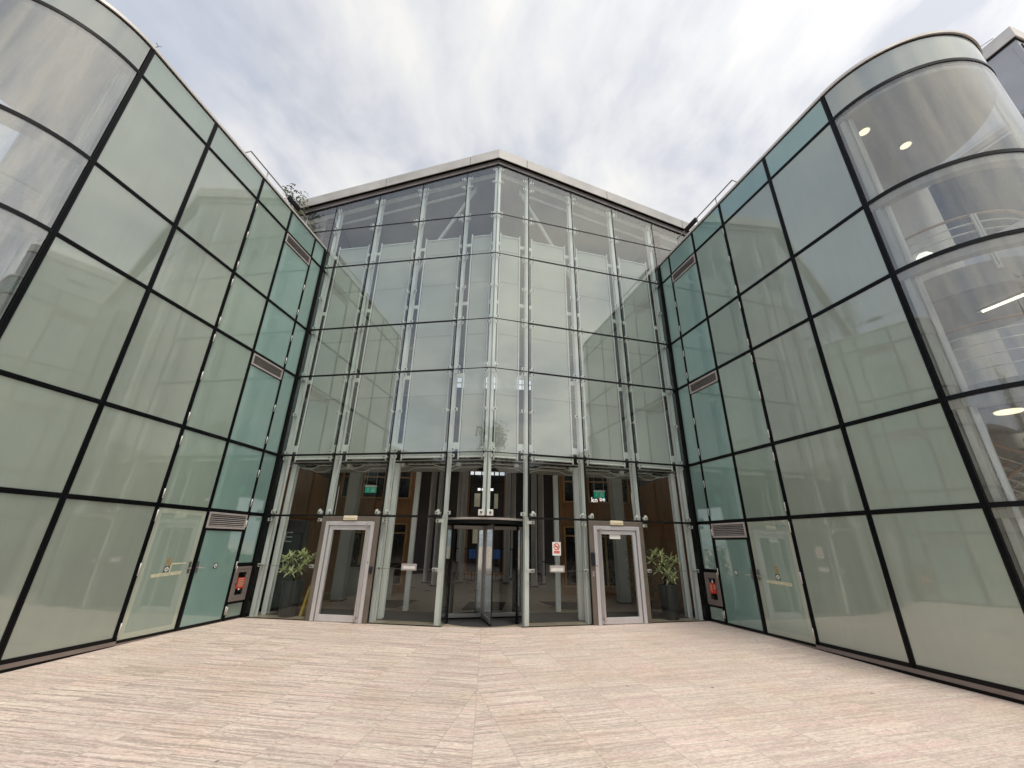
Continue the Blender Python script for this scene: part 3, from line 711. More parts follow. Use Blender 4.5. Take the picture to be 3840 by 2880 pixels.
# back of the hall
bk = thing('back_wall', (0, 15, 0), 'dark wall with a bright clerestory and wooden glazed doorway at the far end of the hall', 'wall')
b = MB(); b.box(XY, -5.4, -1.2, 15, 15.2, .003, 10.9); b.box(XY, 1.05, 5.4, 15, 15.2, .003, 10.9); b.box(XY, -1.2, 1.05, 15, 15.2, 5.7, 10.9)
b.box(XY, -5.4, 5.4, 15, 15.2, 11.95, 12.6); b.box(XY, -5.4, -2.6, 15, 15.2, 10.9, 11.95); b.box(XY, 2.6, 5.4, 15, 15.2, 10.9, 11.95)
b.build('wall_panel', M['dark'], bk)
b = MB()
for k in range(9): b.box(XY, -2.6 + k * .65 - .02, -2.6 + k * .65 + .02, 14.98, 15.1, 10.9, 11.95)
b.box(XY, -2.6, 2.6, 14.99, 15.09, 11.22, 11.26)
b.build('clerestory', M['white'], bk)
b = MB()
for s in (-1, 1):
    b.box(XY, s * .75 - .1, s * .75 + .1, 14.7, 14.9, 10.0, 12.3); b.tube([(s * .75, 14.8, 11.3), (s * 2.2, 14.8, 12.1)], .08, 8); b.tube([(s * .75, 14.8, 11.3), (s * .05, 14.8, 12.1)], .08, 8)
b.build('roof_truss', M['white'], bk)
d = MB(); fr_ = lambda a, o, z: (a, 15 - o, z)
inset(d, fr_, -1.2, 1.05, .003, 5.7, .12, 0, .08)
d = d.build('doorway', M['timber'], bk)
g = MB()
for x in (-.85, -.42, 0.0, .33, .62): g.box(XY, x - .035, x + .035, 14.93, 14.97, .1, 5.6)
for z in (3.44, 4.43, 4.89): g.box(XY, -1.1, .95, 14.925, 14.975, z - .04, z + .04)
g.build('glazing_bars', M['dark'], d)
MB().box(XY, -1.2, 1.05, 17.0, 17.1, .003, 5.7).build('rear_panel', M['dark'], d)
MB().box(XY, -.8, -.45, 15.3, 15.34, 3.6, 4.35).box(XY, .36, .66, 15.3, 15.34, 3.5, 4.35).box(XY, -.8, -.45, 15.3, 15.34, 1.6, 2.9).build('lit_panel', M['pale_lit'], d)
MB().box(XY, -.62, .3, 15.0, 15.05, 4.47, 4.62).box(XY, -.20, .12, 15.3, 15.34, 3.7, 4.25).build('lit_strip', M['globe'], d)
tag(MB().box(XY, -5.4, 5.4, 15.25, 15.35, -.03, .001).build('back_step', M['lobby_stone']), 'stone step at the far end of the lobby', 'step', kind='structure')
# columns
cols = [(-1.07, 10.1, .13), (.94, 10.1, .13), (-2.0, 8.6, .12), (2.0, 8.6, .12), (-1.45, 12.5, .12), (1.35, 12.5, .12), (-2.5, 9.8, .13), (2.45, 9.8, .13), (-4.2, 4.0, .17), (4.2, 4.0, .17)]
desc = ['pale round column left of the far doorway', 'pale round column right of the far doorway', 'pale column inside the lobby beside the left timber wall', 'pale column inside the lobby beside the right timber wall',
        'farthest pale column on the left of the doorway', 'farthest pale column on the right of the doorway', 'pale column close behind the left timber wall edge', 'pale column close behind the right timber wall edge',
        'thick grey square column behind the left glass door', 'thick grey square column behind the right glass door']
for (x, y, r), ds in zip(cols, desc):
    t = thing('column', (x, y, 0), ds, 'column', 'columns inside the lobby')
    if r > .15: MB().box(XY, x - r, x + r, y - r, y + r, .004, 9.5).build('shaft', M['plaster_grey'], t, .01)
    else: MB().lathe((x, y, .004), [(r, 0), (r, 9)], 20).build('shaft', M['plaster'], t)
    MB().box(XY, x - r - .02, x + r + .02, y - r - .02, y + r + .02, .003, .05).build('base', M['dark'], t)
# railing at the end of the lobby floor
t = thing('railing', (0, 10.3, 0), 'black vertical bar railing across the back of the lobby', 'railing')
b = MB(); b.box(XY, -2.4, 2.4, 10.28, 10.32, 1.36, 1.40); b.box(XY, -2.4, 2.4, 10.285, 10.315, .10, .13)
b.build('handrail', M['black'], t)
b = MB()
for k in range(33): b.box(XY, -2.4 + k * .15 - .008, -2.4 + k * .15 + .008, 10.292, 10.308, .131, 1.359)
b.build('bars', M['black'], t)
# sofa, desks, screens
for s, lb in ((-1, 'dark navy sofa left of the far railing'), (1, 'dark navy sofa right of the far railing')):
    t = thing('sofa', (s * 1.9, 9.4, 0), lb, 'sofa')
    x0, x1 = sorted((s * 1.2, s * 2.4))
    MB().box(XY, x0, x1, 9.2, 9.9, .12, .45).build('seat', M['navy'], t, .03); MB().box(XY, x0, x1, 9.9, 10.1, .12, .85).build('backrest', M['navy'], t, .03)
    for x in (x0 + .06, x1 - .06):
        for y in (9.26, 10.02): MB().lathe((x, y, .003), [(.02, 0), (.02, .117)], 8).build('leg', M['black'], t)
for s, lb in ((-1, 'blue lit display seen through the revolving door, left of its centre post'), (1, 'blue lit display seen through the revolving door, right of its centre post')):
    x = -.62 if s < 0 else .50
    t = thing('display_screen', (x, 11.0, 0), lb, 'display')
    MB().box(XY, x - .17, x + .17, 11.0, 11.05, .95, 1.36).build('screen', M['blue'], t)
    MB().box(XY, x - .025, x + .025, 11.01, 11.04, .03, .95).box(XY, x - .2, x + .2, 10.9, 11.15, .003, .03).build('stand', M['black'], t)
t = thing('reception_desk', (3.6, 8, 0), 'pale reception counter in the dim right side of the lobby', 'desk')
MB().box(XY, 2.3, 4.3, 7.2, 7.3, .003, .95).build('front_panel', M['plaster_grey'], t); MB().box(XY, 2.25, 4.35, 7.1, 7.8, .952, 1.0).build('counter_top', M['dark'], t, .005)
t = thing('reception_desk', (-3.6, 8, 0), 'pale low counter in the dim left side of the lobby', 'desk')
MB().box(XY, -4.3, -2.9, 5.0, 5.1, .003, .85).build('front_panel', M['plaster_grey'], t); MB().box(XY, -4.35, -2.85, 4.95, 5.5, .852, .90).build('counter_top', M['dark'], t, .005)
# mats
def mat(name, poly, lb):
    b = MB().prism(poly, .0025, .012).build(name, M['mat']); tag(b, lb, 'mat', 'dark entrance mats')
fr = FR[-1]; g = lambda s, a, o: FR[s](a, o, 0)[:2]
mat('door_mat', [g(-1, 1.05, -.45), g(-1, 5.2, -.45), g(-1, 5.0, -1.5), g(-1, 1.3, -1.75)], 'long dark entrance mat just inside the left glass door')
mat('door_mat', [g(1, 1.05, -.45), g(1, 5.2, -.45), g(1, 5.0, -1.5), g(1, 1.3, -1.75)], 'long dark entrance mat just inside the right glass door')
mat('floor_mat', [(-2.9, 2.75), (-2.25, 2.75), (-1.9, 4.2), (-2.9, 4.2)], 'dark square mat on the lobby floor behind the left letter plate')
mat('floor_mat', [(2.9, 2.75), (2.1, 2.75), (1.65, 4.2), (2.9, 4.2)], 'dark square mat on the lobby floor behind the right letter plate')
mat('floor_mat', [(-.55, 2.5), (.50, 2.5), (.66, 4.0), (-.40, 4.0)], 'dark square mat on the lobby floor beyond the revolving door')

# exit signs
for s in (-1, 1):
    xc = -3.135 if s < 0 else 3.11; y = 2.0
    t = thing('exit_sign', (xc, y, 2.82), 'green hanging exit sign with down arrow, seen through the glass above the %s door' % ('left' if s < 0 else 'right'), 'exit sign', 'hanging green exit signs')
    MB().box(XY, xc - .16, xc + .16, y - .03, y + .03, 2.975, 3.025).build('housing', M['signwhite'], t, .006)
    MB().box(XY, xc - .148, xc + .148, y - .008, y + .008, 2.825, 2.973).build('sign_panel', M['green'], t)
    b = MB()
    yy = y - .0115
    b.box(XY, xc - .078, xc - .066, yy, yy + .003, 2.88, 2.95)
    for q in (-1, 1): b.hexa([(xc - .072 + q * xx, o, zz) for (dx, dz) in ((0, 0), (.010, .010)) for o in (yy, yy + .003) for (xx, zz) in ((0 + dx, 2.865 + dz), (.034 + dx, 2.90 + dz))])
    b.build('arrow', M['signwhite'], t)
    b = MB(); X = xc + .07
    inset(b, lambda a, o, z: (a, yy + o, z), X - .045, X + .045, 2.842, 2.955, .008, 0, .003, False)
    b.lathe((X - .004, yy + .003, 2.93), [(.010, 0), (.010, .003)], 12, (0, -1, 0))
    def limb(x0, z0, x1, z1, w=.007):
        dx, dz = x1 - x0, z1 - z0; l = math.hypot(dx, dz); px_, pz_ = -dz / l * w, dx / l * w
        b.hexa([(xx, o, zz) for q in (-1, 1) for o in (yy, yy + .003) for (xx, zz) in ((x0 + q * px_, z0 + q * pz_), (x1 + q * px_, z1 + q * pz_))])
    limb(X - .002, 2.917, X - .004, 2.882, .009); limb(X - .004, 2.882, X - .024, 2.862); limb(X - .024, 2.862, X - .040, 2.866, .005); limb(X, 2.884, X + .016, 2.866); limb(X + .016, 2.866, X + .012, 2.845, .006)
    limb(X, 2.914, X + .024, 2.905, .005); limb(X - .004, 2.914, X - .026, 2.900, .005)
    b.build('running_figure', M['signwhite'], t)
    b = MB()
    for xx in (-.13, .13): b.tube([(xc + xx, y, 3.02), (xc + xx, y, 3.45)], .004, 6)
    b.build('suspension_wire', M['white'], t)
# letters behind the right exit sign
t = thing('wall_lettering', (4.1, 5.93, 3.05), 'white lettering on the dark office window behind the right exit sign', 'lettering')
text_obj('kn', .25, M['globe'], (3.97, 5.935, 3.09), PI / 2, 0, .004, 'letters', t)
text_obj('be', .22, M['globe'], (4.27, 5.935, 3.13), PI / 2, 0, .004, 'letters', t)
MB().box(XY, 4.07, 4.20, 5.94, 5.945, 3.08, 3.27).build('red_panel', M['red'], t)
# mirrored letter E on the left, built as a solid letter on an added panel
t = thing('reflected_letter', (-5.0, 1.95, 0), 'pale letter E standing in for a reflection, on an added dark panel', 'lettering')
MB().box(XY, -5.395, -4.55, 1.95, 2.0, .003, 2.1).build('panel', M['dark'], t)
b = MB(); b.box(XY, -5.10, -5.07, 1.936, 1.949, 1.56, 1.80)
for z in (1.56, 1.667, 1.774): b.box(XY, -5.07, -4.93, 1.936, 1.949, z, z + .026)
b.build('letter', M['plaster_grey'], t)
# cameras and spot lamps
for s in (-1, 1):
    t = thing('security_camera', (s * 5.0, 5.7, 3.3), 'white security camera on the timber wall of the %s lobby side' % ('left' if s < 0 else 'right'), 'camera', 'white lobby cameras')
    MB().box(XY, s * 4.98 - .06, s * 4.98 + .06, 5.9, 5.98, 3.26, 3.42).build('mount', M['signwhite'], t)
    MB().tube([(s * 4.98, 5.9, 3.34), (s * 4.75, 5.72, 3.30)], .045, 10).build('camera_body', M['signwhite'], t)
    fr = FR[s]
    for a, lb in ((1.10, 'on the transom beside the revolving door'), (2.34, 'on the revolving door side above the %s glass door'), (2.58, 'just above the corner of the %s glass door frame'), (3.78, 'above the outer corner of the %s glass door'), (4.02, 'outside the %s glass door, nearer the wing'), (5.2, 'at the %s end by the wing wall')):
        lb2 = (lb % ('left' if s < 0 else 'right')) if '%s' in lb else lb + (' on its left' if s < 0 else ' on its right')
        t = thing('spot_lamp', fr(a, -.10, ZE + .03), 'small white spot lamp ' + lb2, 'spot lamp', 'small white spot lamps on the transom')
        MB().box(fr, a - .03, a + .03, -.13, -.06, ZE + .018, ZE + .04).build('base', M['bracket'], t)
        MB().tube([fr(a, -.10, ZE + .04), fr(a + .02, -.10, ZE + .10)], .008, 6).build('stem', M['bolt'], t)
        p0 = Vector(fr(a + .02, -.11, ZE + .09)); p1 = Vector(fr(a + .02, -.05, ZE + .125))
        MB().tube([p0, p1], .020, 12, r1=.034).build('lamp_head', M['bracket'], t)
# cable down the post left of the left door
fr = FR[-1]
t = MB().tube([fr(3.78, -.12, 3.46), fr(3.80, -.10, 3.2), fr(3.81, -.10, 2.6), fr(3.80, -.10, 2.3), fr(3.77, -.09, 2.19)], .012, 8).build('cable', M['white'])
tag(t, 'white cable running down the post beside the left glass door', 'cable')

# ------------------------------------------------------------------ plants
def leaf_strip(m, base, d, up, ln, w, droop, seg=4):
    d = Vector(d).normalized(); side = d.cross(Vector(up)).normalized()
    pts = []
    p = Vector(base); dirv = d.copy()
    L0 = ln / seg; ring_ = []
    for i in range(seg + 1):
        f = i / seg; ww = w * math.sin(PI * min(.97, .12 + .85 * f)) * .5
        ring_.append((p - side * ww, p + Vector((0, 0, -.15 * ww)), p + side * ww))
        p = p + dirv * L0; dirv = (dirv + Vector((0, 0, -droop / seg))).normalized()
    vs = [q for r_ in ring_ for q in r_]
    fs = []
    for i in range(seg):
        for k in range(2): fs.append((i * 3 + k, i * 3 + k + 1, (i + 1) * 3 + k + 1, (i + 1) * 3 + k))
    m.add(vs, fs, True)
def rosette(m, c, n, ln, w):
    for k in range(n):
        a = 2.399 * k + random.random() * .5; el = R(75 - 80 * (k / n) + random.uniform(-10, 10))
        d = (math.cos(a) * math.cos(el), math.sin(a) * math.cos(el), math.sin(el))
        leaf_strip(m, c, d, (0, 0, 1) if el < 1.2 else (math.cos(a + 1.5), math.sin(a + 1.5), 0.1), ln * random.uniform(.75, 1.15), w * random.uniform(.8, 1.2), random.uniform(.8, 1.7))
def planter(cx, cy, heads, lb, hp=.74, rt=.235):
    t = thing('potted_plant', (cx, cy, .003), lb, 'potted plant', 'variegated plants in tall black pots')
    MB().lathe((cx, cy, .003), [(.17, 0), (.185, .05), (rt, hp - .02), (rt, hp), (rt - .025, hp), (rt - .04, hp - .08)], 32).build('pot', M['pot'], t)
    MB().lathe((cx, cy, hp - .07), [(.0001, .012), (rt - .04, .01), (rt - .05, -.01)], 24).build('soil', M['soil'], t)
    st = MB(); lf = MB()
    for (dx, dy, z, n, ln) in heads:
        st.tube([(cx + dx * .1, cy + dy * .1, hp - .07), (cx + dx * .5, cy + dy * .5, hp * .4 + z * .6), (cx + dx, cy + dy, z)], .012, 6, r1=.007)
        rosette(lf, (cx + dx, cy + dy, z), int(n * .72), ln * 1.1, .038)
    st.build('stem', M['bark'], t); lf.build('foliage', M['leaf_var'], t, recalc=False)
random.seed(11)
hl = [(-.30, .0, 1.16, 30, .20), (-.14, -.08, 1.22, 30, .20), (.02, .05, 1.26, 30, .21), (.16, -.06, 1.24, 30, .20), (.30, .04, 1.18, 30, .20), (-.22, .1, 1.08, 26, .20), (.10, .12, 1.12, 26, .2), (.22, -.1, 1.08, 26, .19), (-.26, -.08, .93, 30, .20), (-.06, -.14, .90, 30, .20), (.12, -.10, .93, 30, .2), (.0, .1, .98, 24, .2)]
planter(-4.40, 1.30, hl, 'potted plant with pale variegated leaves behind the glass left of the left door')
hr = [(-.24, .0, 1.40, 26, .21), (-.06, .06, 1.36, 26, .2), (-.30, .1, 1.24, 26, .2), (.12, -.04, 1.27, 28, .22), (.28, .0, 1.24, 28, .22), (-.12, -.08, 1.20, 28, .2), (.02, .0, 1.10, 28, .21), (.22, .1, 1.12, 26, .2), (-.20, -.06, 1.02, 28, .2), (-.02, -.12, .96, 28, .2), (.14, -.1, .90, 30, .21), (.04, -.14, .82, 26, .2)]
planter(4.47, 1.30, hr, 'potted plant with drooping variegated leaves behind the glass right of the right door')
# dark plants behind
def bushy(name, cx, cy, z0, z1, rad, n, lb, mat='leaf_dark', ls=.12, trunk=True):
    t = thing(name, (cx, cy, 0.003), lb, 'plant')
    MB().lathe((cx, cy, .003), [(.14, 0), (.18, .35), (.16, .35), (.15, .30)], 20).build('pot', M['pot'], t)
    lf = MB(); st = MB()
    for k in range(9):
        a = k * 2.4; st.tube([(cx, cy, .3), (cx + .4 * rad * math.cos(a), cy + .4 * rad * math.sin(a), (z0 + z1) / 2), (cx + .8 * rad * math.cos(a), cy + .8 * rad * math.sin(a), z1 - .1)], .01, 5, r1=.004)
    for k in range(n):
        z = random.uniform(z0, z1); a = random.random() * 6.28; r_ = rad * math.sqrt(random.random())
        p = (cx + r_ * math.cos(a), cy + r_ * math.sin(a), z)
        el = random.uniform(-.4, .8); d = (math.cos(a) * math.cos(el), math.sin(a) * math.cos(el), math.sin(el))
        leaf_strip(lf, p, d, (0, 0, 1), ls * random.uniform(.7, 1.3), ls * .5, .8, 2)
    st.build('stem', M['bark'], t); lf.build('foliage', M[mat], t, recalc=False)
bushy('dark_plant', 4.02, 1.75, .45, 1.65, .30, 420, 'dark leafy plant behind the right door frame, left of the variegated plant')
#bushy('dark_plant', -4.0, 3.1, .4, 1.9, .35, 420, 'dark leafy plant in the lobby seen through the left glass door')
t = thing('caution_board', (-4.1, 1.42, 0), 'yellow folding caution board leaning behind the left door frame', 'caution board')
for q in (-1, 1):
    MB().hexa([(x, 1.40 + o + q * .10 * (1 - zz), .004 + zz * .62) for zz in (0, 1) for o in (-.008, .008) for x in ((-4.15, -4.09) if zz == 0 else (-4.07, -4.03))]).build('board', M['yellow'], t)

# ------------------------------------------------------------------ wings
def add_wing(s):
    fr = WR[s]; C = (s * DC[0], DC[1])
    sd = 'left' if s < 0 else 'right'
    w = thing('glass_wing', (s * 6.2, -2.5, 0), '%s wing of frosted green glass in black frames with a rounded clear glass end' % sd, 'building', 'curved glass wings')
    rows = [(ZE, ZD), (ZD, ZC), (ZC, ZB), (ZB, ZA), (ZA, ZT)]
    mats = ['frost_teal', 'frost_teal', 'frost_mid', 'frost_olive', 'frost_olive']
    tb = .036                       # half bar
    hw = [.040, .030, .034, .036, .040, .042]
    def hinge(par, a, z, h=.17):
        h_ = MB(); h_.tube([fr(a, .030, z - h / 2), fr(a, .030, z + h / 2)], .010, 8); h_.build('hinge', M['coping'], par)
    def louvre(a0, a1, z0, z1):
        f = MB(); inset(f, fr, a0, a1, z0, z1, .038, 0, .026); f = f.build('louvre', M['vent'], w, .003)
        sl = MB(); n = 6
        for k in range(n):
            zz = z0 + .04 + (z1 - z0 - .08) * (k + .5) / n
            sl.hexa([fr(a, o, z) for (o0, z_) in ((.0, zz + .012), (.0, zz + .018)) for (o, z) in ((-.012, z_), (.020, z_ - .022)) for a in (a0 + .038, a1 - .038)])
        sl.build('slats', M['vent'], f)
        MB().box(fr, a0 + .02, a1 - .02, -.03, -.02, z0 + .02, z1 - .02).build('backing', M['gasket'], f)
    for i in range(5):
        a0, a1 = MS[i] + hw[i] - .004, MS[i + 1] - hw[i + 1] + .004
        for j, (z0, z1) in enumerate(rows):
            zz0, zz1 = z0 + tb - .004, z1 - (tb if z1 < ZT else .0)
            m = mats[i] if j < 4 else ('frost_teal' if s > 0 or i < 2 else 'frost_mid')
            if i == 1 and j in (1, 3):
                louvre(MS[1] + .029, MS[2] - .032, z1 - .320, z1 - .037); zz1 = z1 - .345
            p = MB().box(fr, a0, a1, -.02, 0, zz0, zz1).build('glass_panel', M[m], w)
            tall = z1 - z0 > 1.8
            if j < 4:
                if i == 1:
                    for q in ((.16, .62) if not tall else (.12, .5)): hinge(p, MS[1] - .0 + .024, z0 + (z1 - z0) * q)
                if i == 2:
                    for q in ((.14, .82) if not tall else (.10, .5, .9)): hinge(p, MS[3] - .018, z0 + (z1 - z0) * q)
    # ground storey: fixed panels
    for i in (3, 4):
        MB().box(fr, MS[i] + hw[i] - .004, MS[i + 1] - hw[i + 1] + .004, -.02, 0, .095, ZE - tb).build('glass_panel', M['frost_olive'], w)
    # pair of service doors
    d = MB().box(fr, 1.577 + .031, 2.662 - .033, -.018, .004, .05, ZE - tb - .004).build('service_door', M['frost_mid'], w)
    bd = MB(); inset(bd, fr, 1.577 + .032, 2.662 - .034, .052, ZE - tb - .006, .085, .0042, .0052); bd.build('etched_border', pale_border, d)
    d2 = MB().box(fr, .492 + .028, 1.577 - .031, -.018, .004, .05, 1.765).build('service_door', M['frost_teal'], w)
    fb = MB(); inset(fb, fr, .492 + .0285, 1.577 - .0315, .006, 1.80, .036, -.02, .012, True, .05); fb.build('door_edge', M['black'], d2)
    MB().box(fr, 1.577 + .032, 2.662 - .034, -.02, .011, .006, .05).build('door_edge', M['black'], d)
    louvre(.492 + .029, 1.577 - .032, 1.81, 2.121)
    for dd, am, sg in ((d, 1.662, 1), (d2, 1.488, -1)):
        pl = MB(); pl.box(fr, am - .024, am + .024, .0055, .016, .985, 1.188); pl.build('handle_plate', M['bolt'], dd, .003)
        hb = MB(); hb.tube([fr(am, .016, 1.075), fr(am, .06, 1.075), fr(am + sg * .02, .066, 1.074), fr(am + sg * .125, .066, 1.068)], .010, 10); hb.build('lever_handle', M['silver'], dd)
    for dd, am, zc in ((d, 2.12, 1.075), (d2, 1.045, 1.09)):
        st = MB().box(fr, am - .048, am + .048, .0056, .0072, zc - .05, zc + .05).build('sticker', M['blackplate'], dd)
        MB().lathe(fr(am, .0072, zc), [(.040, 0), (.040, .0012)], 24, Vector(fr(0, 1, 0)) - Vector(fr(0, 0, 0))).build('disc', M['signwhite'], st)
        b = MB()
        for q, wd in ((.010, .022), (-.004, .026), (-.016, .018)): b.box(fr, am - wd, am + wd, .0085, .0092, zc + q - .003, zc + q + .003)
        b.build('lettering', M['blackplate'], st)
    MB().box(fr, 2.075, 2.16, .0056, .0064, 1.135, 1.262).build('glue_residue', M['residue'], d)
    if s < 0:
        tp = MB().hexa([fr(a, o, z) for (z, k) in ((.965, 0), (1.015, 1)) for o in (.0056, .0066) for a, z in ((2.385, z - .02), (1.80, z + .012))])
        tp.box(fr, 1.75, 2.05, .0056, .0066, 1.152, 1.178).box(fr, 2.035, 2.06, .0056, .0066, 1.02, 1.152).build('tape_residue', M['tape'], d)
    else:
        MB().hexa([fr(a, o, z) for (z, k) in ((.945, 0), (.995, 1)) for o in (.0056, .0066) for a, z in ((2.40, z - .01), (1.83, z + .008))]).build('tape_residue', M['tape'], d)
    hinge(d2, .492 + .022, 1.93, .15); hinge(d2, .492 + .022, 1.08, .14); hinge(d2, .492 + .022, .20, .16)
    for z in (1.98, 1.10, .20): hinge(d, 2.662 - .018, z, .2)
    # end strip: panes and dry riser cabinet
    MB().box(fr, .04, .46, -.02, 0, 1.12, ZE - tb).build('glass_panel', M['frost_teal'], w)
    MB().box(fr, .04, .46, -.02, 0, .06, .31).build('glass_panel', M['frost_mid'], w)
    c = MB(); inset(c, fr, .035, .498, .36, 1.04, .05, -.01, .035); c = c.build('riser_cabinet', M['cabinet'], w, .004)
    dr = MB(); inset(dr, fr, .088, .445, .413, .987, .06, 0, .030); dr.build('cabinet_door', M['cabinet'], c, .003)
    MB().box(fr, .14, .39, -.06, -.05, .46, .94).build('cabinet_back', M['gasket'], c)
    MB().box(fr, .149, .384, .010, .013, .474, .926).build('cabinet_window', M['glass_thin'], c)
    rl = MB().box(fr, .15, .36, .016, .020, .60, .82).build('red_label', M['red'], c)
    b = MB()
    if s > 0:
        for q in (.77, .735, .70): b.box(fr, .29, .345, .0205, .0215, q - .008, q + .008)
        for q in range(5): b.hexa([fr(a, o, z) for (z, k) in ((.63 + q * .034, 0), (.642 + q * .034, 1)) for o in (.0205, .0215) for a, z in ((.17, z + .03), (.235, z))])
        MB().lathe(fr(.25, .0, .82), [(.018, 0), (.022, .02), (.012, .05), (.008, .075), (.0001, .08)], 12).build('nozzle', M['signwhite'], c)
    else:
        for q in (.79, .755, .72, .685, .65): b.box(fr, .18, .33, .0205, .0215, q - .007, q + .007)
        MB().lathe(fr(.27, .012, .585), [(.022, 0), (.022, .008), (.0001, .012)], 14, Vector(fr(0, 1, 0)) - Vector(fr(0, 0, 0))).build('nozzle', M['signwhite'], c)
    b.build('lettering', M['tape'], rl)
    MB().lathe(fr(.415, .030, .70), [(.012, 0), (.012, .008), (.0001, .01)], 10, Vector(fr(0, 1, 0)) - Vector(fr(0, 0, 0))).build('lock', M['gasket'], c)
    b = MB(); b.box(fr, .03, .50, -.02, .014, .312, .358); b.box(fr, .03, .50, -.02, .014, 1.042, 1.118); b.box(fr, .03, .50, -.02, .014, .02, .058); b.build('transom', M['black'], w)
    hinge(w, .476, .19, .14); hinge(w, .476, 1.0, .12)
    # mullions and transoms
    def bar(a, half, z0, z1):
        b = MB(); b.box(fr, a - half, a + half, -.03, .012, z0, z1); b.box(fr, a - half * .42, a - half * .12, .0122, .020, z0, z1); b.box(fr, a + half * .12, a + half * .42, .0122, .020, z0, z1)
        b.build('mullion', M['black'], w)
    for i in range(1, 5): bar(MS[i], hw[i], .05 if i > 2 else .006, ZT)
    bar(MS[0] + .005, .03, .02, ZT)
    bar(MS[5] - .01, hw[5] - .006, .05, ZT)
    for z in (ZE, ZD, ZC, ZB, ZA):
        b = MB(); b.box(fr, MS[0], MS[5], -.03, .0105, z - tb, z + tb); b.box(fr, MS[0], MS[5], .0107, .018, z + tb * .12, z + tb * .45); b.box(fr, MS[0], MS[5], .0107, .018, z - tb * .45, z - tb * .12)
        b.build('transom', M['black'], w)
    MB().box(fr, MS[0], MS[5], -.03, .0105, ZT - .03, ZT).build('transom', M['black'], w)
    MB().box(fr, MS[3], MS[5], -.03, .012, .045, .10).build('transom', M['black'], w)
    MB().box(fr, MS[3] - .03, MS[5], -.03, .022, -.012, .044).build('plinth', M['cabinet'], w)
    MB().box(fr, MS[3] - .03, MS[5], -.05, .004, -.07, -.013).build('plinth_recess', M['gasket'], w)
    MB().box(fr, .02, MS[3] - .03, -.03, .016, -.06, .005).build('plinth', M['cabinet'], w)
    # coping and jamb
    for k in range(5):
        a0 = MS[k] + (.004 if k else -.06); MB().box(fr, a0, MS[k + 1] - .004, -.35, .035, ZT + .002, ZT + .062).build('coping', M['coping'], w, .004)
    MB().box(fr, -.085, -.03, -.10, .03, 0, ZT).build('jamb', M['bronze'] if False else M['vent'], w)
    MB().box(fr, -.028, -.024, -.10, .012, 0, ZT).build('jamb', M['gasket'], w)
    # rounded end
    A0, A1 = (192.0, 318.0) if s > 0 else (-12.0, -138.0)
    lev = [.10, ZE, ZD, ZC, ZB, ZA]
    for j in range(5):
        MB().arc(C, DR - .014, DR, A0 + (1.6 if s > 0 else -1.6), A1, lev[j] + tb - .004, lev[j + 1] - tb + .004, 48).build('curved_glass', M['drum'] if s > 0 else M['drum_hazy'], w)
    MB().arc(C, DR - .014, DR, A0 + (1.6 if s > 0 else -1.6), A1, ZA + tb - .004, ZT, 48).build('curved_glass', M['frost_curve'], w)
    for z in (ZE, ZD, ZC, ZB, ZA):
        b = MB(); b.arc(C, DR - .10, DR + .011, A0, A1, z - tb * .9, z + tb * .9, 48); b.build('curved_transom', M['black'], w)
        if z < ZA:
            b = MB(); b.arc(C, DR - .16, DR - .02, A0, A1, z - .16, z - tb * .9 - .002, 48); b.build('curved_sill', M['plaster'], w)
    MB().arc(C, DR - .03, DR + .0105, A0, A1, ZT - .03, ZT, 48).build('curved_transom', M['black'], w)
    MB().arc(C, DR - .03, DR + .012, A0, A1, .045, .10, 48).build('curved_transom', M['black'], w)
    MB().arc(C, DR - .03, DR + .022, A0, A1, -.07, .044, 48).build('plinth', M['cabinet'], w)
    MB().arc(C, DR - .30, DR + .035, A0, A0 + (87 if s > 0 else -87) , ZT + .002, ZT + .062, 48).build('coping', M['coping'], w)
    MB().arc(C, DR - .30, DR + .035, A0 + (87.4 if s > 0 else -87.4), A1, ZT + .002, ZT + .062, 24).build('coping', M['coping'], w)
    e0 = A1 - (3 if s > 0 else -3)
    MB().arc(C, DR - .05, DR + .02, A1, A1 + (3 if s > 0 else -3), .05, ZT, 3).build('end_post', M['silver'], w)
    # inside edge column by the first mullion
    b = MB(); b.box(fr, MS[5] + .06, MS[5] + .14, -.16, -.06, .05, ZA - .05); b.box(fr, MS[5] + .165, MS[5] + .20, -.22, -.12, .05, ZA - .05); b.build('inner_post', M['white'], w)
    # closed body behind: side, roof, back
    b = MB()
    pin = [fr(-.05, -.36, 0)[:2], fr(5.55, -.36, 0)[:2], (s * 7.0, -3.25), (s * 9.45, -3.25), (s * 9.45, 3.0), (s * 5.6, 3.0)]
    b.prism(pin, .0, ZT - .25); b.build('inner_wall', M['plaster'], w)
    roof = [fr(-.05, -.02, 0)[:2], fr(5.55, -.02, 0)[:2]]
    for k in range(25):
        a = R(A0 + (A1 - A0) * k / 24); roof.append((C[0] + (DR - .03) * math.cos(a), C[1] + (DR - .03) * math.sin(a)))
    roof += [(s * 9.45, -3.2), (s * 9.45, 3.0), (s * 5.6, 3.0)]
    MB().prism(roof, ZT - .22, ZT - .02).build('roof', M['roofgrey'], w)
    MB().arc(C, 0, DR - .035, 0, 360, 9.20, 9.28, 48).build('ceiling', M['plaster_grey'], w)
    for (zt, zb, rr) in ((5.65, 5.24, 1.0), (3.80, 3.44, 1.15)):
        sl = MB(); sl.arc(C, 0, rr, 0, 360, zb, zt, 48); sl.build('floor_slab', M['plaster'], w)
        sl2 = MB(); sl2.arc(C, rr - .01, rr + .012, A0, A1, zb - .012, zb + .012, 48); sl2.build('slab_trim', M['cabinet'], w)
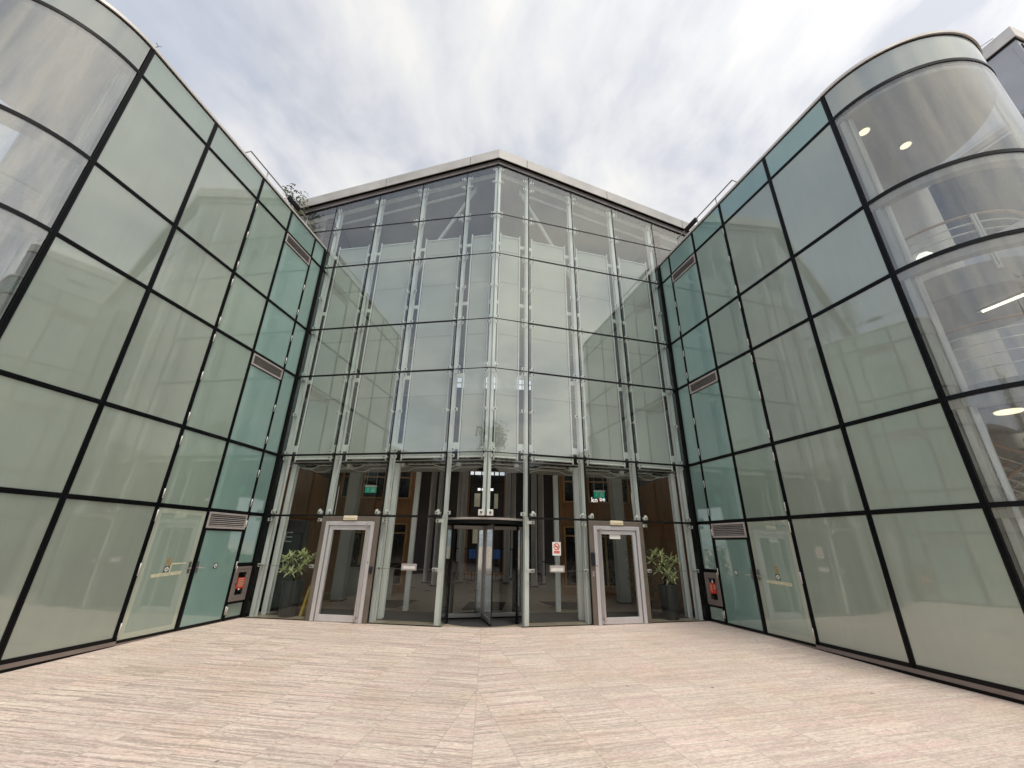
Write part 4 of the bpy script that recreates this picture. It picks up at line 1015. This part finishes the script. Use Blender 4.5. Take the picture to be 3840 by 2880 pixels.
    # rails
    for zf in (5.65, 3.80):
        hr_ = zf + .85
        pts = lambda r_, z: [(C[0] + r_ * math.cos(R(A0 + 4 * (1 if s > 0 else -1) + (A1 - A0 - 8 * (1 if s > 0 else -1)) * k / 40)), C[1] + r_ * math.sin(R(A0 + 4 * (1 if s > 0 else -1) + (A1 - A0 - 8 * (1 if s > 0 else -1)) * k / 40)), z) for k in range(41)]
        rr = 1.0 if zf > 5 else 1.15
        rl = MB().tube(pts(rr, hr_), .022, 10).build('balustrade', M['handrail'], w)
        b = MB()
        for q in (.15, .30, .48, .66): b.tube(pts(rr, hr_ - q), .012, 6)
        b.build('rails', M['white'], rl)
        for a in ((-118, -60, -165) if s > 0 else (-62, -120, -15)):
            ca, sa = math.cos(R(a)), math.sin(R(a)); b = MB()
            tf = frame(1, C, (-sa, ca), (ca, sa))
            b.box(tf, -.030, -.008, rr + .014, rr + .05, zf - .18, hr_ - .02); b.box(tf, .008, .030, rr + .014, rr + .05, zf - .18, hr_ - .02); b.box(tf, -.008, .008, rr + .02, rr + .045, zf - .18, zf - .12)
            b.build('rail_post', M['white'], rl)
    # stair flight with wooden rails at the back of the rounded end
    stp = MB()
    for k in range(10):
        x0 = 7.35 + k * .17
        stp.box(XY, *sorted((s * x0, s * (x0 + .2))), -3.75, -3.3, 1.75 + k * .17, 1.82 + k * .17)
    st = stp.build('stair', M['plaster'], w)
    for y in (-3.76, -3.45):
        MB().tube([(s * 7.3, y, 3.25), (s * 8.9, y, 2.75)], .028, 10).tube([(s * 7.35, y, 2.45), (s * 8.9, y, 3.25)], .028, 10).build('handrail', M['handrail'], st)
        b = MB()
        for k in range(4):
            b.tube([(s * 7.3, y, 3.05 - k * .16), (s * 8.9, y, 2.55 - k * .16)], .012, 6)
            b.tube([(s * 7.35, y + .06, 2.25 - k * .14), (s * 8.9, y + .06, 3.05 - k * .14)], .008, 6)
        b.build('rails', M['white'], st)
    # roof guard rail
    g_ = MB(); of = -.30
    g_.tube([fr(.66, of, ZT + .64), fr(2.96, of, ZT + .64), fr(3.10, of, ZT + .40), fr(3.10, of, ZT + .10)], .018, 8)
    gr = g_.build('roof_rail', M['cabinet'], w)
    for a in (.66, 1.57, 2.34): MB().tube([fr(a, of, ZT + .09), fr(a, of, ZT + .63)], .014, 8).build('rail_post', M['cabinet'], gr)
    MB().box(fr, 1.03, 1.52, of - .06, of + .02, ZT + .58, ZT + .70).build('rail_box', M['black'], gr)
    return w
pale_border = frosted('frosted_glass_pale_border', (.45, .52, .43), (.40, .46, .38))
M['frost_curve'] = frosted('frosted_glass_curved', (.33, .37, .345), (.27, .31, .29))
for s in (-1, 1): add_wing(s)

# lamps inside the rounded ends
for i, (x, y, lb) in enumerate(((7.12, -4.27, 'round lit downlight in the top ceiling of the right rounded end, nearer the black mullion'), (8.19, -4.05, 'round lit downlight in the top ceiling of the right rounded end, farther to the right'))):
    t = thing('downlight', (x, y, 9.2), lb, 'downlight', 'lit downlights in the right rounded end')
    MB().lathe((x, y, 9.172), [(.085, 0), (.085, .027)], 28).build('diffuser', M['lamp_on'], t)
    b = MB(); b.arc((x, y), .086, .10, 0, 360, 9.175, 9.199, 28); b.build('trim_ring', M['signwhite'], t)
t = thing('ceiling_lamp', (7.11, -4.51, 3.43), 'large round lit ceiling lamp behind the lower curved glass on the right', 'ceiling lamp')
MB().lathe((7.11, -4.51, 3.365), [(.0001, 0), (.13, .004), (.14, .02), (.14, .07)], 32).build('diffuser', M['lamp_on'], t)
MB().arc((7.11, -4.51), .141, .165, 0, 360, 3.39, 3.437, 32).build('trim_ring', M['silver'], t)
t = thing('tube_lamp', (7.95, -4.4, 5.2), 'long lit fluorescent tube under the upper curved floor on the right', 'tube lamp')
MB().tube([(7.90, -4.20, 5.195), (8.02, -4.92, 5.195)], .017, 10).build('tube', M['tube_on'], t)
MB().hexa([(x + dx, y, z) for z in (5.213, 5.232) for (x, y) in ((7.89, -4.14), (8.03, -4.96)) for dx in (-.03, .03)]).build('fitting', M['signwhite'], t)
t = thing('globe_lamp', (8.2, -3.27, 6.95), 'white globe lamp on the wall behind the right curved balcony rail', 'wall lamp')
MB().lathe((8.5, -3.256, 6.95), [(.06, 0), (.13, .04), (.15, .10), (.13, .17), (.07, .22), (.0001, .235)], 24, (0, -1, 0)).build('globe', M['globe'], t)
MB().lathe((8.5, -3.252, 6.95), [(.07, 0), (.07, .02)], 16, (0, -1, 0)).build('lamp_base', M['signwhite'], t)

# ------------------------------------------------------------------ building beyond the right wing, shrub on the left roof
tw = thing('stair_tower', (13.7, -3.5, 0), 'blue grey clad building corner with pale parapet rising behind the right rounded end', 'building')
tf = frame(1, (13.7, -3.5), (.978, .208), (.208, -.978))
MB().box(tf, 0, 7, -9, 0, -.06, 14.35).build('wall', M['tower'], tw)
MB().box(tf, -.06, 7, -9, .06, 14.42, 14.82).build('parapet', M['coping'], tw, .01)
MB().box(tf, -.03, 7, -9, .03, 14.352, 14.418).build('parapet_gap', M['gasket'], tw)
MB().box(tf, -.05, 7.0, -9, .05, 12.0, 12.18).build('string_course', M['cabinet'], tw)
MB().box(tf, .1, 2.2, .004, .03, 12.4, 14.2).build('window', M['dark_glass'], tw)
MB().box(tf, -.012, -.002, -3.0, -.12, 12.3, 14.2).build('window', M['tower'], tw)
MB().box(tf, -.02, -.002, -3.0, -.12, 9.5, 11.9).build('window', M['dark_glass'], tw)
MB().box(tf, .12, 2.4, .004, .02, 9.5, 11.9).build('window', M['dark_glass'], tw)
MB().tube([tf(.1, -.3, 14.82), tf(.1, -.3, 15.0), tf(-.2, -1.4, 15.0), tf(-.2, -1.4, 14.82)], .015, 6).build('roof_hoop', M['silver'], tw)

def leaf_cloud(m, c, rad, n, ls, squash=1.0):
    for k in range(n):
        u, v = random.random() * 2 * PI, random.uniform(-1, 1); rr = random.random() ** .45
        q = math.sqrt(1 - v * v)
        p = Vector((c[0] + rad * rr * q * math.cos(u), c[1] + rad * rr * q * math.sin(u), c[2] + rad * squash * rr * v))
        d = Vector((random.uniform(-1, 1), random.uniform(-1, 1), random.uniform(-.6, .8))).normalized()
        sd = d.orthogonal().normalized(); sd.rotate(Matrix.Rotation(random.random() * 6.28, 3, d))
        l = ls * random.uniform(.6, 1.3); w_ = l * .42
        m.add([p - d * l * .5, p + sd * w_ * .5, p + d * l * .5, p - sd * w_ * .5], [(0, 1, 2, 3)])
random.seed(5)
t = thing('roof_shrub', (-6.6, .9, ZT), 'wispy green shrub growing on the left wing roof beside the eaves', 'shrub')
b = MB(); lf = MB()
for (dx, dy, z, r_, n) in ((0, 0, 11.9, .32, 130), (.22, .05, 11.7, .3, 120), (-.2, 0, 12.15, .2, 60), (.34, 0, 11.95, .18, 50), (.1, -.1, 11.45, .34, 150), (.02, 0, 11.15, .34, 150), (.30, 0, 11.3, .3, 110), (-.12, 0, 12.35, .12, 24), (-.34, -.2, 11.25, .16, 40)):
    leaf_cloud(lf, (-6.62 + dx, .9 + dy, z), r_, int(n * .6), .10)
    b.tube([(-6.55, .9, ZT - .02), (-6.6 + dx * .4, .9, 10.9), (-6.62 + dx, .9 + dy, z + r_ * .6)], .012, 5, r1=.004)
b.build('stem', M['bark'], t); lf.build('foliage', M['leaf_pale'], t, recalc=False)
t = thing('roof_twig', (-6.5, -4.2, ZT + .08), 'tiny dry twig on the left coping above the first black mullion', 'twig')
MB().tube([(-6.47, -4.30, ZT + .085), (-6.46, -4.28, ZT + .16), (-6.49, -4.31, ZT + .21)], .006, 5).tube([(-6.46, -4.28, ZT + .16), (-6.42, -4.26, ZT + .19)], .004, 5).build('stem', M['bark'], t)

# ------------------------------------------------------------------ street side, seen only mirrored in the glass
def tree(cx, cy, h, cr, lb, name='street_tree', n=2600, conifer=False):
    t = thing(name, (cx, cy, GZ), lb, 'tree', 'trees across the forecourt')
    tk = MB(); lf = MB()
    if conifer:
        tk.tube([(cx, cy, GZ - .01), (cx, cy, h * .5), (cx, cy, h * .95)], .22, 10, r1=.03)
        for k in range(n):
            z = h * (.06 + .94 * random.random() ** 1.15); f = 1 - (z / h); r_ = cr * (min(1, f * 1.9) ** .7) * math.sqrt(random.random())
            a = random.random() * 6.28; p = Vector((cx + r_ * math.cos(a), cy + r_ * math.sin(a), z))
            d = Vector((math.cos(a) * .4, math.sin(a) * .4, 1)).normalized(); sdv = d.cross(Vector((math.sin(a), -math.cos(a), .3))).normalized()
            l = random.uniform(.3, .6); lf.add([p - d * l * .5, p + sdv * .1, p + d * l * .5, p - sdv * .1], [(0, 1, 2, 3)])
    else:
        tk.tube([(cx, cy, GZ - .01), (cx + .1, cy, h * .25), (cx - .05, cy + .1, h * .5)], .2, 10, r1=.12)
        for k in range(26):
            a = random.random() * 6.28; rr = cr * random.random() ** .6; z = h * random.uniform(.45, .95); f = 1 - abs(z / h - .68) * 1.6
            c = (cx + rr * f * math.cos(a), cy + rr * f * math.sin(a), z)
            tk.tube([(cx - .05, cy + .1, h * .42), ((cx + c[0]) / 2, (cy + c[1]) / 2, (h * .42 + z) / 2 + .2), c], .06, 6, r1=.015)
            leaf_cloud(lf, c, cr * random.uniform(.22, .4), n // 26, .2)
    tk.build('trunk', M['bark'], t); lf.build('crown', M['leaf'], t, recalc=False)
random.seed(3)
tree(-6.6, -15.0, 9.0, 1.9, 'broad leafy tree across the forecourt, mirrored in the glass left of the middle joint')
tree(6.5, -14.6, 9.0, 1.9, 'broad leafy tree across the forecourt, mirrored in the glass right of the middle joint')
tree(-14, -26, 9.5, 3.0, 'largest leafy tree across the forecourt, beyond the left one')
tree(1.2, -25, 12.5, 1.1, 'tallest dark cypress across the forecourt, mirrored in the right curved glass', 'cypress_tree', 3000, True)
tree(3.6, -25.5, 10.0, 1.0, 'shorter dark cypress beside the tallest one', 'cypress_tree', 2400, True)
tree(-2.5, -26, 9.0, 1.0, 'shortest dark cypress left of the tallest one', 'cypress_tree', 2200, True)
for s in (-1, 1):
    t = thing('street_terrace', (s * 11, -24, GZ), 'long dark brick terrace along the %s edge of the forecourt, mirrored low in the glass' % ('left' if s < 0 else 'right'), 'building')
    MB().box(XY, *sorted((s * 10.2, s * 17)), -44, -8.2, GZ, 6.3).build('wall', M['pale_render'], t)
    MB().box(XY, *sorted((s * 10.05, s * 17)), -44.1, -8.1, 6.302, 6.5).build('parapet', M['roofgrey'], t)
    ff = lambda a, o, zz, s=s: (s * (10.2 - o), a, zz)
    for k in range(9):
        for z in (.8, 3.6):
            y0 = -42 + k * 3.7
            f = MB(); inset(f, ff, y0, y0 + 1.5, z, z + 1.9, .09, .002, .05); f = f.build('window', M['dark'], t)
            MB().box(ff, y0 + .07, y0 + 1.43, .004, .02, z + .07, z + 1.83).build('pane', M['dark_glass'], f)
t = thing('street_house', (0, -46, GZ), 'brown house with two rows of windows across the forecourt, mirrored low in the glass', 'house')
MB().box(XY, -16, 14, -56, -46, GZ, 7.5).build('wall', M['pale_render'], t)
MB().hexa([(x, y, z) for (z, yy) in ((7.502, ((-56.4, -45.6))), (10.2, (-51.5, -50.5))) for y in yy for x in (-16.4, 14.4)]).build('roof', M['roofgrey'], t)
for k in range(9):
    for z in (1.0, 4.4):
        f = MB(); ff = lambda a, o, zz: (a, -46 + o, zz)
        x0 = -14.6 + k * 3.1; inset(f, ff, x0, x0 + 1.4, z, z + 1.9, .1, .002, .06); f = f.build('window', M['dark'], t)
        MB().box(ff, x0 + .08, x0 + 1.32, .004, .02, z + .08, z + 1.82).build('pane', M['dark_glass'], f)

# ------------------------------------------------------------------ sky, sun, camera
SUN_EL, SUN_AZ = R(69), math.atan2(.40, -.92)      # azimuth from +Y towards +X
wd = bpy.data.worlds.new('World'); sc.world = wd; wd.use_nodes = True
nt = wd.node_tree; nt.nodes.clear()
out = N(nt, 'ShaderNodeOutputWorld')
sky = N(nt, 'ShaderNodeTexSky', sky_type='NISHITA', sun_disc=False, sun_elevation=SUN_EL, sun_rotation=SUN_AZ, dust_density=1.5)
b1 = N(nt, 'ShaderNodeBackground', Strength=.12); L(nt, sky.outputs[0], b1.inputs['Color'])
tc = N(nt, 'ShaderNodeTexCoord'); sp = N(nt, 'ShaderNodeSeparateXYZ'); L(nt, tc.outputs['Generated'], sp.inputs[0])
zc = N(nt, 'ShaderNodeMath', operation='MAXIMUM'); L(nt, sp.outputs[2], zc.inputs[0]); zc.inputs[1].default_value = .0
za_ = N(nt, 'ShaderNodeMath', operation='ADD'); L(nt, zc.outputs[0], za_.inputs[0]); za_.inputs[1].default_value = .12
dx_ = N(nt, 'ShaderNodeMath', operation='DIVIDE'); L(nt, sp.outputs[0], dx_.inputs[0]); L(nt, za_.outputs[0], dx_.inputs[1])
dy_ = N(nt, 'ShaderNodeMath', operation='DIVIDE'); L(nt, sp.outputs[1], dy_.inputs[0]); L(nt, za_.outputs[0], dy_.inputs[1])
cb = N(nt, 'ShaderNodeCombineXYZ'); L(nt, dx_.outputs[0], cb.inputs[0]); L(nt, dy_.outputs[0], cb.inputs[1])
wz = N(nt, 'ShaderNodeTexNoise', Scale=1.6, Detail=3); L(nt, cb.outputs[0], wz.inputs['Vector'])
wsc = N(nt, 'ShaderNodeVectorMath', operation='SCALE'); wsc.inputs['Scale'].default_value = .30; L(nt, wz.outputs['Color'], wsc.inputs[0])
wad = N(nt, 'ShaderNodeVectorMath', operation='ADD'); L(nt, cb.outputs[0], wad.inputs[0]); L(nt, wsc.outputs[0], wad.inputs[1])
mp = N(nt, 'ShaderNodeMapping'); mp.inputs['Scale'].default_value = (2.2, 1.5, 1); mp.inputs['Rotation'].default_value = (0, 0, R(10)); L(nt, wad.outputs[0], mp.inputs['Vector'])
n1 = N(nt, 'ShaderNodeTexNoise', Scale=1.5, Detail=7, Roughness=.55); L(nt, mp.outputs[0], n1.inputs['Vector'])
n2 = N(nt, 'ShaderNodeTexNoise', Scale=.8, Detail=4); L(nt, cb.outputs[0], n2.inputs['Vector'])
cr = N(nt, 'ShaderNodeValToRGB'); e = cr.color_ramp.elements
e[0].position = .38; e[0].color = (.385, .405, .455, 1); e[1].position = .61; e[1].color = (.60, .595, .585, 1)
q = e.new(.49); q.color = (.50, .51, .535, 1)
L(nt, n1.outputs['Fac'], cr.inputs['Fac'])
# brighter warm cloud behind the camera, added to light the scene, apart from the sun
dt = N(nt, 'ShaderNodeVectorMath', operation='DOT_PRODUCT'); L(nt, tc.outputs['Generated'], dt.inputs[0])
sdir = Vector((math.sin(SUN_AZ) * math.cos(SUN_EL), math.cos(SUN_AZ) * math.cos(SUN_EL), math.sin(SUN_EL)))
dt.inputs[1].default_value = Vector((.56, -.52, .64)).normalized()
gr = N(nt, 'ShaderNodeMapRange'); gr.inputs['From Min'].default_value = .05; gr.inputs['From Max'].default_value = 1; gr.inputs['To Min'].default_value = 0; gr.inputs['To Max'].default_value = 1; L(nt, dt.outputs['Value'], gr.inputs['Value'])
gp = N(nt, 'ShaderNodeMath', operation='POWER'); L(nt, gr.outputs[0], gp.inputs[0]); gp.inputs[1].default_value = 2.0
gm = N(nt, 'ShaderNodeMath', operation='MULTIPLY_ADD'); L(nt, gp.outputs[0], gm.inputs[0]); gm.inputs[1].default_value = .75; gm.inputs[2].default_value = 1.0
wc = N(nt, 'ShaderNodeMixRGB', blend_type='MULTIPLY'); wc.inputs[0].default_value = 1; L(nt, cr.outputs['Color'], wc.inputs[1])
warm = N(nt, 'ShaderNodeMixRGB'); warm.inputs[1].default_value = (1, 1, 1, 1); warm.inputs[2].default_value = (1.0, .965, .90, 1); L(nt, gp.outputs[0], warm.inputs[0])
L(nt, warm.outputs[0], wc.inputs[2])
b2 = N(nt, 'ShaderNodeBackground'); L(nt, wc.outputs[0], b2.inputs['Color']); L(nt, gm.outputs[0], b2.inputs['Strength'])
# thin gaps of blue, more to the left
lx = N(nt, 'ShaderNodeMapRange'); lx.inputs['From Min'].default_value = -.9; lx.inputs['From Max'].default_value = .3; lx.inputs['To Min'].default_value = .24; lx.inputs['To Max'].default_value = 0; L(nt, sp.outputs[0], lx.inputs['Value'])
sm_ = N(nt, 'ShaderNodeMath', operation='ADD'); L(nt, n2.outputs['Fac'], sm_.inputs[0]); L(nt, lx.outputs[0], sm_.inputs[1])
gapr = N(nt, 'ShaderNodeMapRange'); gapr.inputs['From Min'].default_value = .60; gapr.inputs['From Max'].default_value = .80; gapr.inputs['To Min'].default_value = 1; gapr.inputs['To Max'].default_value = .45; L(nt, sm_.outputs[0], gapr.inputs['Value'])
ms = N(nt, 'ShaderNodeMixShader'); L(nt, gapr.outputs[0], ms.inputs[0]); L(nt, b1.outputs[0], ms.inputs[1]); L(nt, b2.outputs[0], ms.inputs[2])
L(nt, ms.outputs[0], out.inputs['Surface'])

sl = bpy.data.lights.new('sun', 'SUN'); sl.energy = 1.5; sl.angle = R(14); sl.color = (1, .93, .82)
so = bpy.data.objects.new('sun', sl); COL.objects.link(so); so.location = (20, -25, 40)
so.rotation_euler = (-sdir).to_track_quat('-Z', 'Y').to_euler()

cam = bpy.data.cameras.new('camera'); co = bpy.data.objects.new('camera', cam); COL.objects.link(co)
cam.sensor_fit = 'HORIZONTAL'; cam.sensor_width = 36; cam.lens = 36 * 872.10 / 2212
cam.clip_start = .05; cam.clip_end = 1000
yaw, pitch, roll = R(-2.877), R(21.611), R(.9385)
# the camera looks along +Y turned by yaw, tilted up, rolled
fwd = Vector((-math.sin(yaw) * math.cos(pitch), math.cos(yaw) * math.cos(pitch), math.sin(pitch)))
right = Vector((math.cos(yaw), math.sin(yaw), 0)); up = right.cross(fwd)
cr_, sr_ = math.cos(roll), math.sin(roll)
r2 = right * cr_ + up * sr_
u2 = up * cr_ - right * sr_
mtx = Matrix((( r2.x, u2.x, -fwd.x, .0655), (r2.y, u2.y, -fwd.y, -9.3893), (r2.z, u2.z, -fwd.z, 1.6), (0, 0, 0, 1)))
co.matrix_world = mtx
sc.camera = co

sc.render.engine = 'CYCLES'
cy = sc.cycles
cy.use_denoising = True
cy.max_bounces = 8; cy.diffuse_bounces = 3; cy.glossy_bounces = 4; cy.transmission_bounces = 4; cy.transparent_max_bounces = 32
cy.sample_clamp_indirect = 6
cy.caustics_reflective = False; cy.caustics_refractive = False
vs_ = sc.view_settings
vs_.view_transform = 'Standard'; vs_.look = 'None'; vs_.exposure = 0.60; vs_.gamma = 1; vs_.use_curve_mapping = False
